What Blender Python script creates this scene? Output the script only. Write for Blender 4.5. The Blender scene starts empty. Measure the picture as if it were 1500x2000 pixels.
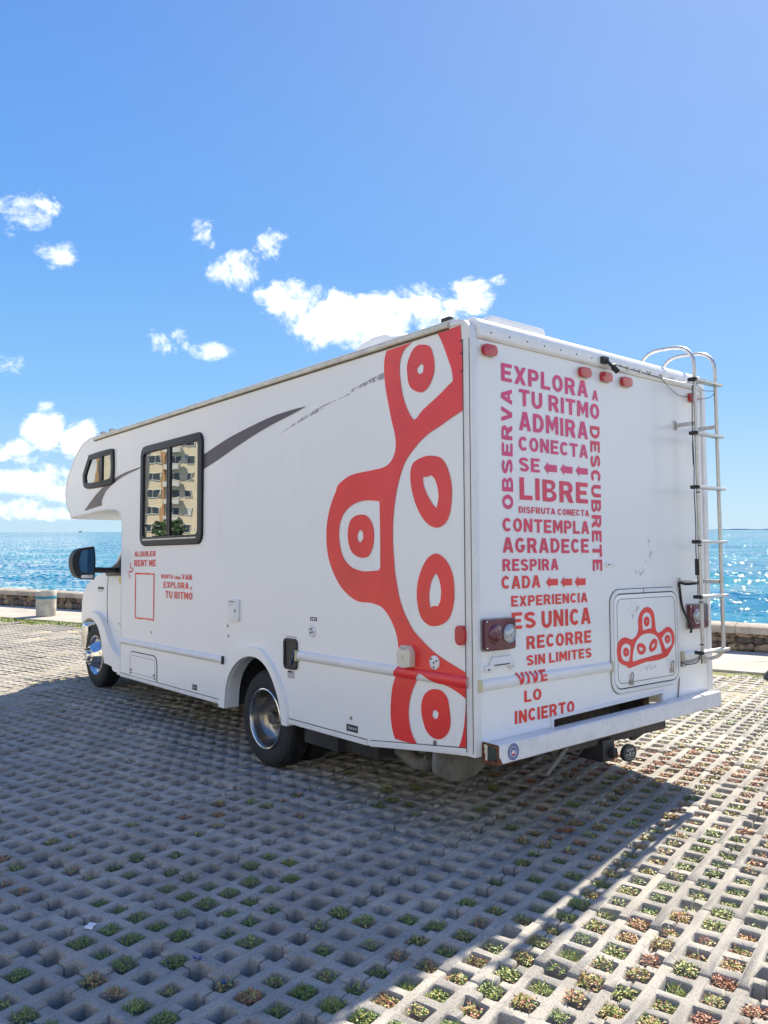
import bpy, bmesh, math, random
import numpy as np
from mathutils import Matrix, Vector, noise
from mathutils.geometry import tessellate_polygon
random.seed(7); rng = np.random.default_rng(7)
S = bpy.context.scene
COL = S.collection
R = math.radians

# ------------------------------------------------------------ camera
cd = bpy.data.cameras.new('camera'); cam = bpy.data.objects.new('camera', cd); COL.objects.link(cam)
cd.sensor_fit = 'VERTICAL'; cd.sensor_height = 36.0; cd.lens = 36.0 * 1588 / 2000
cd.clip_start = 0.05; cd.clip_end = 40000
CAM = Vector((-3.18173, -3.09839, 1.76420))
Rw = Matrix(((0.771702, 0.012043, 0.63587), (-0.635975, 0.019852, 0.771454), (-0.003332, -0.99973, 0.022979)))
cm = Matrix((( Rw[0][0], -Rw[0][1], -Rw[0][2]), (Rw[1][0], -Rw[1][1], -Rw[1][2]), (Rw[2][0], -Rw[2][1], -Rw[2][2])))
cam.matrix_world = Matrix.Translation(CAM) @ cm.to_4x4()
S.camera = cam

# ------------------------------------------------------------ sun and sky
SUN_EL = R(46); sx, sy = 0.9692, 0.2463
to_sun = Vector((sx*math.cos(SUN_EL), sy*math.cos(SUN_EL), math.sin(SUN_EL)))
sd = bpy.data.lights.new('sun', 'SUN'); sd.energy = 5.0; sd.angle = R(0.53); sd.color = (1.0, 0.88, 0.69)
sun = bpy.data.objects.new('sun', sd); COL.objects.link(sun)
sun.rotation_euler = to_sun.to_track_quat('Z', 'Y').to_euler()

W = bpy.data.worlds.new('World'); S.world = W; W.use_nodes = True
nt = W.node_tree; nt.nodes.clear()
def N(tree, typ, **kw):
    n = tree.nodes.new(typ)
    for k, v in kw.items(): setattr(n, k, v)
    return n
def setin(n, **kw):
    for k, v in kw.items(): n.inputs[k.replace('_', ' ')].default_value = v
def mth(tree, op, a, b=None, c=None, clamp=False):
    n = tree.nodes.new('ShaderNodeMath'); n.operation = op; n.use_clamp = clamp
    for i, v in enumerate((a, b, c)):
        if v is None: continue
        if isinstance(v, (int, float)): n.inputs[i].default_value = v
        else: tree.links.new(v, n.inputs[i])
    return n.outputs[0]
def mixc(tree, f, a, b, mode='MIX'):
    n = tree.nodes.new('ShaderNodeMix'); n.data_type = 'RGBA'; n.blend_type = mode
    for i, v in ((0, f), (6, a), (7, b)):
        if isinstance(v, (int, float)): n.inputs[i].default_value = v
        elif isinstance(v, tuple): n.inputs[i].default_value = (*v, 1) if len(v) == 3 else v
        else: tree.links.new(v, n.inputs[i])
    return n.outputs[2]
def smooth(tree, v, lo, hi):
    n = tree.nodes.new('ShaderNodeMapRange'); n.interpolation_type = 'SMOOTHSTEP'
    tree.links.new(v, n.inputs[0]); n.inputs[1].default_value = lo; n.inputs[2].default_value = hi
    return n.outputs[0]
def px_dir(u, v):
    d = Rw @ Vector((u-750, v-1000, 1588)); return d.normalized()
sky = N(nt, 'ShaderNodeTexSky', sky_type='NISHITA', sun_disc=False, sun_elevation=SUN_EL,
        sun_rotation=math.atan2(sx, sy), altitude=0, air_density=1.0, dust_density=0.6, ozone_density=3.0)
hs = N(nt, 'ShaderNodeHueSaturation'); setin(hs, Hue=0.503, Saturation=1.22, Value=1.0)
nt.links.new(sky.outputs[0], hs.inputs['Color'])
EXPO = 1.02; SKY_S = 0.09; KS = 1/(SKY_S*2**EXPO)
tc = N(nt, 'ShaderNodeTexCoord')
sep = N(nt, 'ShaderNodeSeparateXYZ'); nt.links.new(tc.outputs['Generated'], sep.inputs[0])
az = mth(nt, 'ARCTAN2', sep.outputs[0], sep.outputs[1]); el = mth(nt, 'ARCSINE', sep.outputs[2])
ns = N(nt, 'ShaderNodeTexNoise'); setin(ns, Scale=17.0, Detail=10.0, Roughness=0.66, Distortion=0.5)
mpn = N(nt, 'ShaderNodeMapping'); mpn.inputs['Scale'].default_value = (1, 1, 1.5)
nt.links.new(tc.outputs['Generated'], mpn.inputs[0]); nt.links.new(mpn.outputs[0], ns.inputs['Vector'])
ns2 = N(nt, 'ShaderNodeTexNoise'); setin(ns2, Scale=70.0, Detail=6.0, Roughness=0.6)
nt.links.new(tc.outputs['Generated'], ns2.inputs['Vector'])
nz = mth(nt, 'ADD', mth(nt, 'MULTIPLY', ns.outputs[0], 0.72), mth(nt, 'MULTIPLY', ns2.outputs[0], 0.28))
# individual clouds: (direction as seen over the sea, half width, half height in degrees, weight)
CL = [((575,590),3.4,2.4,1.0), ((655,625),4.8,2.6,1.05), ((740,620),4.4,2.5,1.0), ((850,610),3.8,2.3,.86), ((925,590),2.6,2.0,.74), ((690,665),3.2,1.4,.8),
      ((400,462),1.5,1.7,.66), ((465,520),2.7,1.9,.62), ((525,483),2.0,1.4,.64), ((110,492),2.5,1.2,.74), ((40,420),3.0,2.0,.56), ((90,400),1.5,1.1,.58),
      ((310,665),2.4,1.2,.60), ((348,660),1.2,1.5,.62), ((420,685),2.6,1.0,.60), ((95,835),1.9,2.2,.95), ((150,860),2.1,2.1,.95), ((25,890),2.4,1.3,.78),
      ((75,935),4.2,1.6,.90), ((115,960),3.2,1.4,.85), ((10,945),2.6,1.4,.78), ((20,990),4.5,1.0,.72), ((90,1000),5.0,.8,.7), ((970,548),1.0,.6,.5), ((30,705),1.8,1.2,.36)]
dens = None
for (u, v), wx, wy, wt in CL:
    d = px_dir(u, v); a0 = math.atan2(d.x, d.y); e0 = math.asin(d.z)
    dx = mth(nt, 'DIVIDE', mth(nt, 'SUBTRACT', az, a0), R(wx)); dy = mth(nt, 'DIVIDE', mth(nt, 'SUBTRACT', el, e0), R(wy))
    r2 = mth(nt, 'ADD', mth(nt, 'MULTIPLY', dx, dx), mth(nt, 'MULTIPLY', dy, dy))
    b = mth(nt, 'MULTIPLY', mth(nt, 'SUBTRACT', 1.0, r2, clamp=True), wt)
    dens = b if dens is None else mth(nt, 'MAXIMUM', dens, b)
# cumulus band low over the rest of the horizon, outside the view, thickened to add fill light
low = mth(nt, 'MULTIPLY', smooth(nt, el, 0.02, 0.09), mth(nt, 'SUBTRACT', 1.0, smooth(nt, el, 0.22, 0.55)))
ns3 = N(nt, 'ShaderNodeTexNoise'); setin(ns3, Scale=3.1, Detail=3.0); nt.links.new(tc.outputs['Generated'], ns3.inputs['Vector'])
back = smooth(nt, mth(nt, 'ABSOLUTE', mth(nt, 'SUBTRACT', az, math.atan2(px_dir(750,1000).x, px_dir(750,1000).y))), 0.62, 0.95)
gen = mth(nt, 'MULTIPLY', mth(nt, 'MULTIPLY', low, smooth(nt, ns3.outputs[0], 0.38, 0.56)), mth(nt, 'MULTIPLY', back, 1.0))
dens = mth(nt, 'MAXIMUM', dens, gen)
cf = mth(nt, 'ADD', mth(nt, 'MULTIPLY', mth(nt, 'SUBTRACT', nz, 0.5), 5.0), mth(nt, 'SUBTRACT', mth(nt, 'MULTIPLY', dens, 1.75), 0.72))
gate = smooth(nt, dens, 0.0, 0.14)
cov = mth(nt, 'MULTIPLY', smooth(nt, cf, -0.1, 0.85), gate)
thick = smooth(nt, cf, 0.25, 1.3)
CLOUD_W = 1.45*KS
ccol = mixc(nt, thick, (CLOUD_W*0.93, CLOUD_W*0.97, CLOUD_W*1.0), (CLOUD_W*1.05, CLOUD_W*1.05, CLOUD_W*1.05))
grey = mth(nt, 'MULTIPLY', smooth(nt, ns.outputs[0], 0.48, 0.36), thick)
ccol = mixc(nt, grey, ccol, (CLOUD_W*0.72, CLOUD_W*0.79, CLOUD_W*0.90))
# clear marine air: pale at the horizon, deepening with height, brighter towards the sun
rp = N(nt, 'ShaderNodeValToRGB'); nt.links.new(mth(nt, 'MULTIPLY', el, 1/R(90)), rp.inputs[0]); re_ = rp.color_ramp.elements
re_[0].position = 0.0; re_[0].color = (.56,.80,.97,1); re_[1].position = 1.0; re_[1].color = (.10,.26,.72,1)
for pos, col in ((.035, (.46,.73,.97)), (.10, (.27,.58,.97)), (.20, (.170,.44,.95)), (.38, (.115,.31,.83))): q = re_.new(pos); q.color = (*col, 1)
vs_ = N(nt, 'ShaderNodeVectorMath', operation='DOT_PRODUCT'); nt.links.new(tc.outputs['Generated'], vs_.inputs[0]); vs_.inputs[1].default_value = to_sun
glow = mth(nt, 'POWER', mth(nt, 'MAXIMUM', vs_.outputs['Value'], 0.0), 5.0)
base_ = mixc(nt, mth(nt, 'MULTIPLY', glow, 0.42), rp.outputs[0], (.62,.78,1.0))
scl = N(nt, 'ShaderNodeVectorMath', operation='SCALE'); nt.links.new(base_, scl.inputs[0]); scl.inputs[3].default_value = KS
clear = mixc(nt, 0.94, hs.outputs[0], scl.outputs[0])
skyc = mixc(nt, cov, clear, ccol)
bg = N(nt, 'ShaderNodeBackground'); bg.inputs[1].default_value = SKY_S
nt.links.new(skyc, bg.inputs[0])
wo = N(nt, 'ShaderNodeOutputWorld'); nt.links.new(bg.outputs[0], wo.inputs[0])
S.view_settings.view_transform = 'Standard'; S.view_settings.look = 'None'
S.view_settings.exposure = EXPO; S.view_settings.gamma = 1.0; S.view_settings.use_curve_mapping = False
S.cycles.use_denoising = True
S.cycles.max_bounces = 8; S.cycles.glossy_bounces = 4; S.cycles.sample_clamp_indirect = 6.0

# ------------------------------------------------------------ materials
def mat(name, col, rough=0.5, metal=0.0, var=0.0, vscale=8.0, bump=0.0, bscale=40.0, coat=0.0, spec=0.5, col2=None, obj=False):
    m = bpy.data.materials.new(name); m.use_nodes = True; t = m.node_tree; b = t.nodes['Principled BSDF']
    b.inputs['Base Color'].default_value = (*col, 1); b.inputs['Roughness'].default_value = rough
    b.inputs['Metallic'].default_value = metal; b.inputs['Coat Weight'].default_value = coat; b.inputs['Coat Roughness'].default_value = 0.08
    b.inputs['Specular IOR Level'].default_value = spec
    tcn = t.nodes.new('ShaderNodeTexCoord'); v = tcn.outputs['Object']
    if var or col2:
        n = N(t, 'ShaderNodeTexNoise'); setin(n, Scale=vscale, Detail=6.0, Roughness=0.6); t.links.new(v, n.inputs['Vector'])
        c2 = col2 or tuple(c*(1-var) for c in col)
        f = smooth(t, n.outputs[0], 0.35, 0.68)
        c = mixc(t, f, col, c2); t.links.new(c, b.inputs['Base Color'])
    if bump:
        n = N(t, 'ShaderNodeTexNoise'); setin(n, Scale=bscale, Detail=5.0); t.links.new(v, n.inputs['Vector'])
        bp = N(t, 'ShaderNodeBump'); setin(bp, Strength=1.0, Distance=bump); t.links.new(n.outputs[0], bp.inputs['Height']); t.links.new(bp.outputs[0], b.inputs['Normal'])
    return m
def mat_white():
    m = mat('white gelcoat', (0.87, 0.88, 0.87), 0.22, coat=0.25); t = m.node_tree; b = t.nodes['Principled BSDF']
    tcn = t.nodes['Texture Coordinate']
    n = N(t, 'ShaderNodeTexNoise'); setin(n, Scale=1.3, Detail=7.0, Roughness=0.65); t.links.new(tcn.outputs['Object'], n.inputs['Vector'])
    mp = N(t, 'ShaderNodeMapping'); mp.inputs['Scale'].default_value = (9, 9, 0.7); t.links.new(tcn.outputs['Object'], mp.inputs[0])
    n2 = N(t, 'ShaderNodeTexNoise'); setin(n2, Scale=2.5, Detail=5.0); t.links.new(mp.outputs[0], n2.inputs['Vector'])
    f = mth(t, 'MULTIPLY', smooth(t, n.outputs[0], 0.45, 0.75), smooth(t, n2.outputs[0], 0.5, 0.72))
    c = mixc(t, mth(t, 'MULTIPLY', f, 0.40), (0.87, 0.88, 0.87), (0.68, 0.67, 0.63)); t.links.new(c, b.inputs['Base Color'])
    n3 = N(t, 'ShaderNodeTexNoise'); setin(n3, Scale=3.0, Detail=2.0); t.links.new(tcn.outputs['Object'], n3.inputs['Vector'])
    bp = N(t, 'ShaderNodeBump'); setin(bp, Strength=1.0, Distance=0.0022); t.links.new(n3.outputs[0], bp.inputs['Height']); t.links.new(bp.outputs[0], b.inputs['Normal'])
    t.links.new(mixc(t, n.outputs[0], (0.24,)*3, (0.42,)*3), b.inputs['Roughness'])
    return m
M = {}
M['white'] = mat_white()
M['cream'] = mat('cream trim', (0.78, 0.75, 0.63), 0.45, var=0.2)
M['wtrim'] = mat('white plastic trim', (0.82, 0.83, 0.83), 0.35, var=0.08, vscale=5)
M['yellowed'] = mat('yellowed plastic', (0.62, 0.58, 0.38), 0.5, var=0.2)
M['gasket'] = mat('dark gap', (0.05, 0.055, 0.06), 0.7)
M['brownline'] = mat('dark brown seam', (0.16, 0.13, 0.08), 0.7, var=0.4, vscale=30)
M['frame'] = mat('black window frame', (0.022, 0.023, 0.027), 0.5)
M['rubber'] = mat('tyre rubber', (0.022, 0.024, 0.027), 0.75, var=0.35, vscale=25, bump=0.001, bscale=60)
M['under'] = mat('dark underbody', (0.035, 0.037, 0.04), 0.8, var=0.4)
M['chrome'] = mat('polished chrome', (0.72, 0.72, 0.72), 0.12, 1.0, var=0.25, vscale=14)
M['rimsteel'] = mat('dull polished rim', (0.36, 0.33, 0.29), 0.27, 0.95, var=0.35, vscale=12)
M['alu'] = mat('brushed aluminium', (0.60, 0.60, 0.59), 0.38, 0.75, var=0.15, vscale=30)
M['steel'] = mat('dull steel', (0.42, 0.40, 0.36), 0.4, 0.9, var=0.4, vscale=20)
M['black'] = mat('black plastic', (0.018, 0.019, 0.022), 0.42)
M['blackm'] = mat('matt black steel', (0.03, 0.03, 0.034), 0.65, var=0.5, vscale=25, col2=(0.07, 0.05, 0.04))
M['rust'] = mat('rust', (0.20, 0.075, 0.035), 0.85, var=0.6, vscale=60, bump=0.003)
M['greytank'] = mat('grey flap', (0.17, 0.165, 0.15), 0.8, var=0.35, vscale=12, bump=0.003)
M['bumper'] = mat('white painted steel', (0.78, 0.79, 0.81), 0.4, var=0.12, vscale=12)
M['red'] = mat('red vinyl', (0.86, 0.042, 0.040), 0.3, var=0.12, vscale=3, coat=0.2)
M['redp'] = mat('red vinyl tinted pink by glare', (0.80, 0.050, 0.205), 0.35, var=0.1, vscale=4)  # same red ink as below; veiling glare painted in as pink
M['redm'] = mat('red vinyl half tinted by glare', (0.80, 0.045, 0.120), 0.35, var=0.1, vscale=4)  # weaker share of the glare tint painted into the red
M['grey1'] = mat('grey brown vinyl', (0.125, 0.09, 0.09), 0.35, var=0.15, vscale=3)
M['grey2'] = mat('violet grey vinyl', (0.095, 0.075, 0.105), 0.35, var=0.2, vscale=3)
M['lens'] = mat('red lamp lens', (0.50, 0.012, 0.03), 0.18, coat=0.5, bump=0.0008, bscale=160)
M['lensd'] = mat('dark red lamp lens', (0.13, 0.012, 0.03), 0.14, coat=0.6, bump=0.0006, bscale=160, var=0.4, vscale=7)
M['clear'] = mat('clear reversing lens', (0.55, 0.60, 0.64), 0.12, 0.4, bump=0.002, bscale=90, var=0.4, vscale=20)
M['blue'] = mat('blue print', (0.03, 0.08, 0.28), 0.4)
M['text'] = mat('black print', (0.03, 0.03, 0.035), 0.5)
M['whitep'] = mat('white print', (0.8, 0.8, 0.8), 0.5)
M['greyp'] = mat('silver print', (0.45, 0.47, 0.48), 0.4, 0.3)
M['yell'] = mat('yellow sticker', (0.70, 0.62, 0.12), 0.5)
def mat_glass():
    m = bpy.data.materials.new('tinted window glass'); m.use_nodes = True; t = m.node_tree; t.nodes.clear()
    o = N(t, 'ShaderNodeOutputMaterial'); d = N(t, 'ShaderNodeBsdfDiffuse'); d.inputs[0].default_value = (0.012, 0.016, 0.018, 1)
    g = N(t, 'ShaderNodeBsdfGlossy'); g.inputs[0].default_value = (0.95, 0.97, 0.95, 1); g.inputs['Roughness'].default_value = 0.006
    fr = N(t, 'ShaderNodeFresnel'); fr.inputs[0].default_value = 5.0
    tcn = N(t, 'ShaderNodeTexCoord'); n = N(t, 'ShaderNodeTexNoise'); setin(n, Scale=5.0, Detail=1.0)
    t.links.new(tcn.outputs['Object'], n.inputs['Vector'])
    bp = N(t, 'ShaderNodeBump'); setin(bp, Strength=1.0, Distance=0.00028); t.links.new(n.outputs[0], bp.inputs['Height'])
    t.links.new(bp.outputs[0], g.inputs['Normal'])
    mx = N(t, 'ShaderNodeMixShader'); t.links.new(fr.outputs[0], mx.inputs[0]); t.links.new(d.outputs[0], mx.inputs[1]); t.links.new(g.outputs[0], mx.inputs[2]); t.links.new(mx.outputs[0], o.inputs[0])
    return m
M['glass'] = mat_glass()
def mat_alpha(name, col, lo, hi, scale, maxa, rough=0.4):
    m = mat(name, col, rough); t = m.node_tree; b = t.nodes['Principled BSDF']; v = t.nodes['Texture Coordinate'].outputs['Object']
    n = N(t, 'ShaderNodeTexNoise'); setin(n, Scale=scale, Detail=6.0, Roughness=0.7); t.links.new(v, n.inputs['Vector'])
    t.links.new(mth(t, 'MULTIPLY', smooth(t, n.outputs[0], lo, hi), maxa), b.inputs['Alpha']); return m
M['scrap'] = mat_alpha('torn vinyl residue', (0.36, 0.35, 0.34), 0.38, 0.6, 26, 0.75)
M['ghost'] = mat_alpha('less faded ghost mark', (0.95, 0.95, 0.94), 0.2, 0.6, 3, 0.75, 0.15)
M['scuff'] = mat_alpha('grey scuff', (0.30, 0.31, 0.33), 0.50, 0.68, 22, 0.55)

# ------------------------------------------------------------ helpers
class MB:
    def __init__(s): s.v = []; s.f = []; s.mi = []; s.m = 0
    def add(s, vs, fs):
        k = len(s.v); s.v += [tuple(p) for p in vs]; s.f += [tuple(i+k for i in f) for f in fs]; s.mi += [s.m]*len(fs); return s
    def box(s, x0, x1, y0, y1, z0, z1):
        return s.add([(x, y, z) for x in (x0, x1) for y in (y0, y1) for z in (z0, z1)],
                     [(0,1,3,2), (4,6,7,5), (0,4,5,1), (2,3,7,6), (0,2,6,4), (1,5,7,3)])
    def prism(s, contours, a, b, ax):
        """contours: [outer, hole, ...] of 2-D points; extruded from a to b along axis ax ('x','y','z')"""
        if not isinstance(contours[0][0], (tuple, list)): contours = [contours]
        P = {'x': lambda p, t: (t, p[0], p[1]), 'y': lambda p, t: (p[0], t, p[1]), 'z': lambda p, t: (p[0], p[1], t)}[ax]
        flat = [p for c in contours for p in c]; n = len(flat)
        tri = tessellate_polygon([[Vector((p[0], p[1], 0)) for p in c] for c in contours])
        fs = [tuple(t) for t in tri] + [tuple(i+n for i in reversed(t)) for t in tri]
        k = 0
        for c in contours:
            m = len(c)
            for i in range(m): j = (i+1) % m; fs.append((k+i, k+j, k+j+n, k+i+n))
            k += m
        return s.add([P(p, a) for p in flat] + [P(p, b) for p in flat], fs)
    def tube(s, pts, r, n=10, cap=True, closed=False):
        pts = [Vector(p) for p in pts]; m = len(pts); vs = []; up = None
        for i, p in enumerate(pts):
            if closed: d = (pts[(i+1) % m]-pts[i-1])
            else: d = (pts[min(i+1, m-1)]-pts[max(i-1, 0)])
            d.normalize()
            if up is None: up = d.orthogonal().normalized()
            up = (up-d*up.dot(d)).normalized(); w = d.cross(up)
            rr = r[i] if isinstance(r, (list, tuple)) else r
            vs += [p+(up*math.cos(2*math.pi*k/n)+w*math.sin(2*math.pi*k/n))*rr for k in range(n)]
        fs = [(i*n+k, i*n+(k+1) % n, ((i+1) % m)*n+(k+1) % n, ((i+1) % m)*n+k) for i in range(m if closed else m-1) for k in range(n)]
        if cap and not closed: fs += [tuple(range(n))[::-1], tuple(range((m-1)*n, m*n))]
        return s.add(vs, fs)
    def lathe(s, prof, c, ax='x', n=40):
        """prof: [(position along the axis, radius)]"""
        vs = []
        for a, r in prof:
            for k in range(n):
                t = 2*math.pi*k/n; u, w = r*math.cos(t), r*math.sin(t)
                vs.append({'x': (c[0]+a, c[1]+u, c[2]+w), 'y': (c[0]+u, c[1]+a, c[2]+w), 'z': (c[0]+u, c[1]+w, c[2]+a)}[ax])
        fs = [(i*n+k, i*n+(k+1) % n, (i+1)*n+(k+1) % n, (i+1)*n+k) for i in range(len(prof)-1) for k in range(n)]
        return s.add(vs, fs)
    def loft(s, rings, cap=True):
        n = len(rings[0]); vs = [p for r in rings for p in r]
        fs = [(i*n+k, i*n+(k+1) % n, (i+1)*n+(k+1) % n, (i+1)*n+k) for i in range(len(rings)-1) for k in range(n)]
        if cap: fs += [tuple(range(n))[::-1], tuple(range((len(rings)-1)*n, len(rings)*n))]
        return s.add(vs, fs)
    def build(s, name, m, parent=None, bevel=0, seg=2, smooth=None, ang=35, fixn=True, **props):
        me = bpy.data.meshes.new(name); me.from_pydata(s.v, [], s.f); me.update()
        if fixn or bevel:
            bm = bmesh.new(); bm.from_mesh(me)
            if bevel: bmesh.ops.remove_doubles(bm, verts=bm.verts, dist=1e-5)
            bmesh.ops.recalc_face_normals(bm, faces=bm.faces)
            if bevel:
                ed = [e for e in bm.edges if len(e.link_faces) == 2 and e.calc_face_angle(0) > R(28)]
                bmesh.ops.bevel(bm, geom=ed, offset=bevel, segments=seg, affect='EDGES', profile=0.6, clamp_overlap=True)
            bm.to_mesh(me); bm.free()
        for x in (m if isinstance(m, (list, tuple)) else [m]): me.materials.append(x)
        if isinstance(m, (list, tuple)) and not fixn and not bevel: me.polygons.foreach_set('material_index', s.mi)
        if smooth or bevel: me.shade_smooth(); me.set_sharp_from_angle(angle=R(ang))
        o = bpy.data.objects.new(name, me); COL.objects.link(o)
        if parent: o.parent = parent
        for k, v in props.items(): o[k] = v
        return o
def thing(name, label=None, cat=None, mw=None, group=None, kind=None):
    o = bpy.data.objects.new(name, None); o.empty_display_size = 0.2; COL.objects.link(o)
    if mw is not None: o.matrix_world = mw
    return tag(o, label, cat, group, kind)
def tag(o, label=None, cat=None, group=None, kind=None):
    if label: o['label'] = label
    if cat: o['category'] = cat
    if group: o['group'] = group
    if kind: o['kind'] = kind
    return o
def rrect(x0, x1, z0, z1, r, n=5):
    out = []
    for cx_, cz_, a0 in ((x1-r, z1-r, 0), (x0+r, z1-r, 90), (x0+r, z0+r, 180), (x1-r, z0+r, 270)):
        out += [(cx_+r*math.cos(R(a0+90*i/n)), cz_+r*math.sin(R(a0+90*i/n))) for i in range(n+1)]
    return out
def ellipse(cx_, cz_, rx, rz, n=24, a0=0):
    return [(cx_+rx*math.cos(2*math.pi*i/n+a0), cz_+rz*math.sin(2*math.pi*i/n+a0)) for i in range(n)]
def catmull(p, k=4, sharp=50, closed=True):
    """smooth a closed outline, keeping corners sharper than `sharp` degrees"""
    n = len(p); P = [Vector(q) for q in p]; out = []
    def corner(i):
        a = P[i]-P[i-1]; b = P[(i+1) % n]-P[i]
        return a.length < 1e-6 or b.length < 1e-6 or a.angle(b) > R(sharp)
    for i in range(n):
        p1, p2 = P[i], P[(i+1) % n]
        p0 = P[i-1] if not corner(i) else p1; p3 = P[(i+2) % n] if not corner((i+1) % n) else p2
        for j in range(k):
            t = j/k
            q = 0.5*((2*p1)+(p2-p0)*t+(2*p0-5*p1+4*p2-p3)*t*t+(3*p1-p0-3*p2+p3)*t**3)
            out.append((q.x, q.y))
    return out
def offset(poly, d):
    n = len(poly); A = sum(poly[i][0]*poly[(i+1) % n][1]-poly[(i+1) % n][0]*poly[i][1] for i in range(n))
    s = 1 if A > 0 else -1; out = []
    for i in range(n):
        a = Vector(poly[i])-Vector(poly[i-1]); b = Vector(poly[(i+1) % n])-Vector(poly[i])
        if a.length < 1e-7: a = b
        if b.length < 1e-7: b = a
        na = Vector((a.y, -a.x)).normalized()*s; nb = Vector((b.y, -b.x)).normalized()*s; m = na+nb
        if m.length < 1e-4: m = na
        m = m.normalized(); k = 1/max(0.5, m.dot(na)); out.append((poly[i][0]+m.x*d*k, poly[i][1]+m.y*d*k))
    return out
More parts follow.
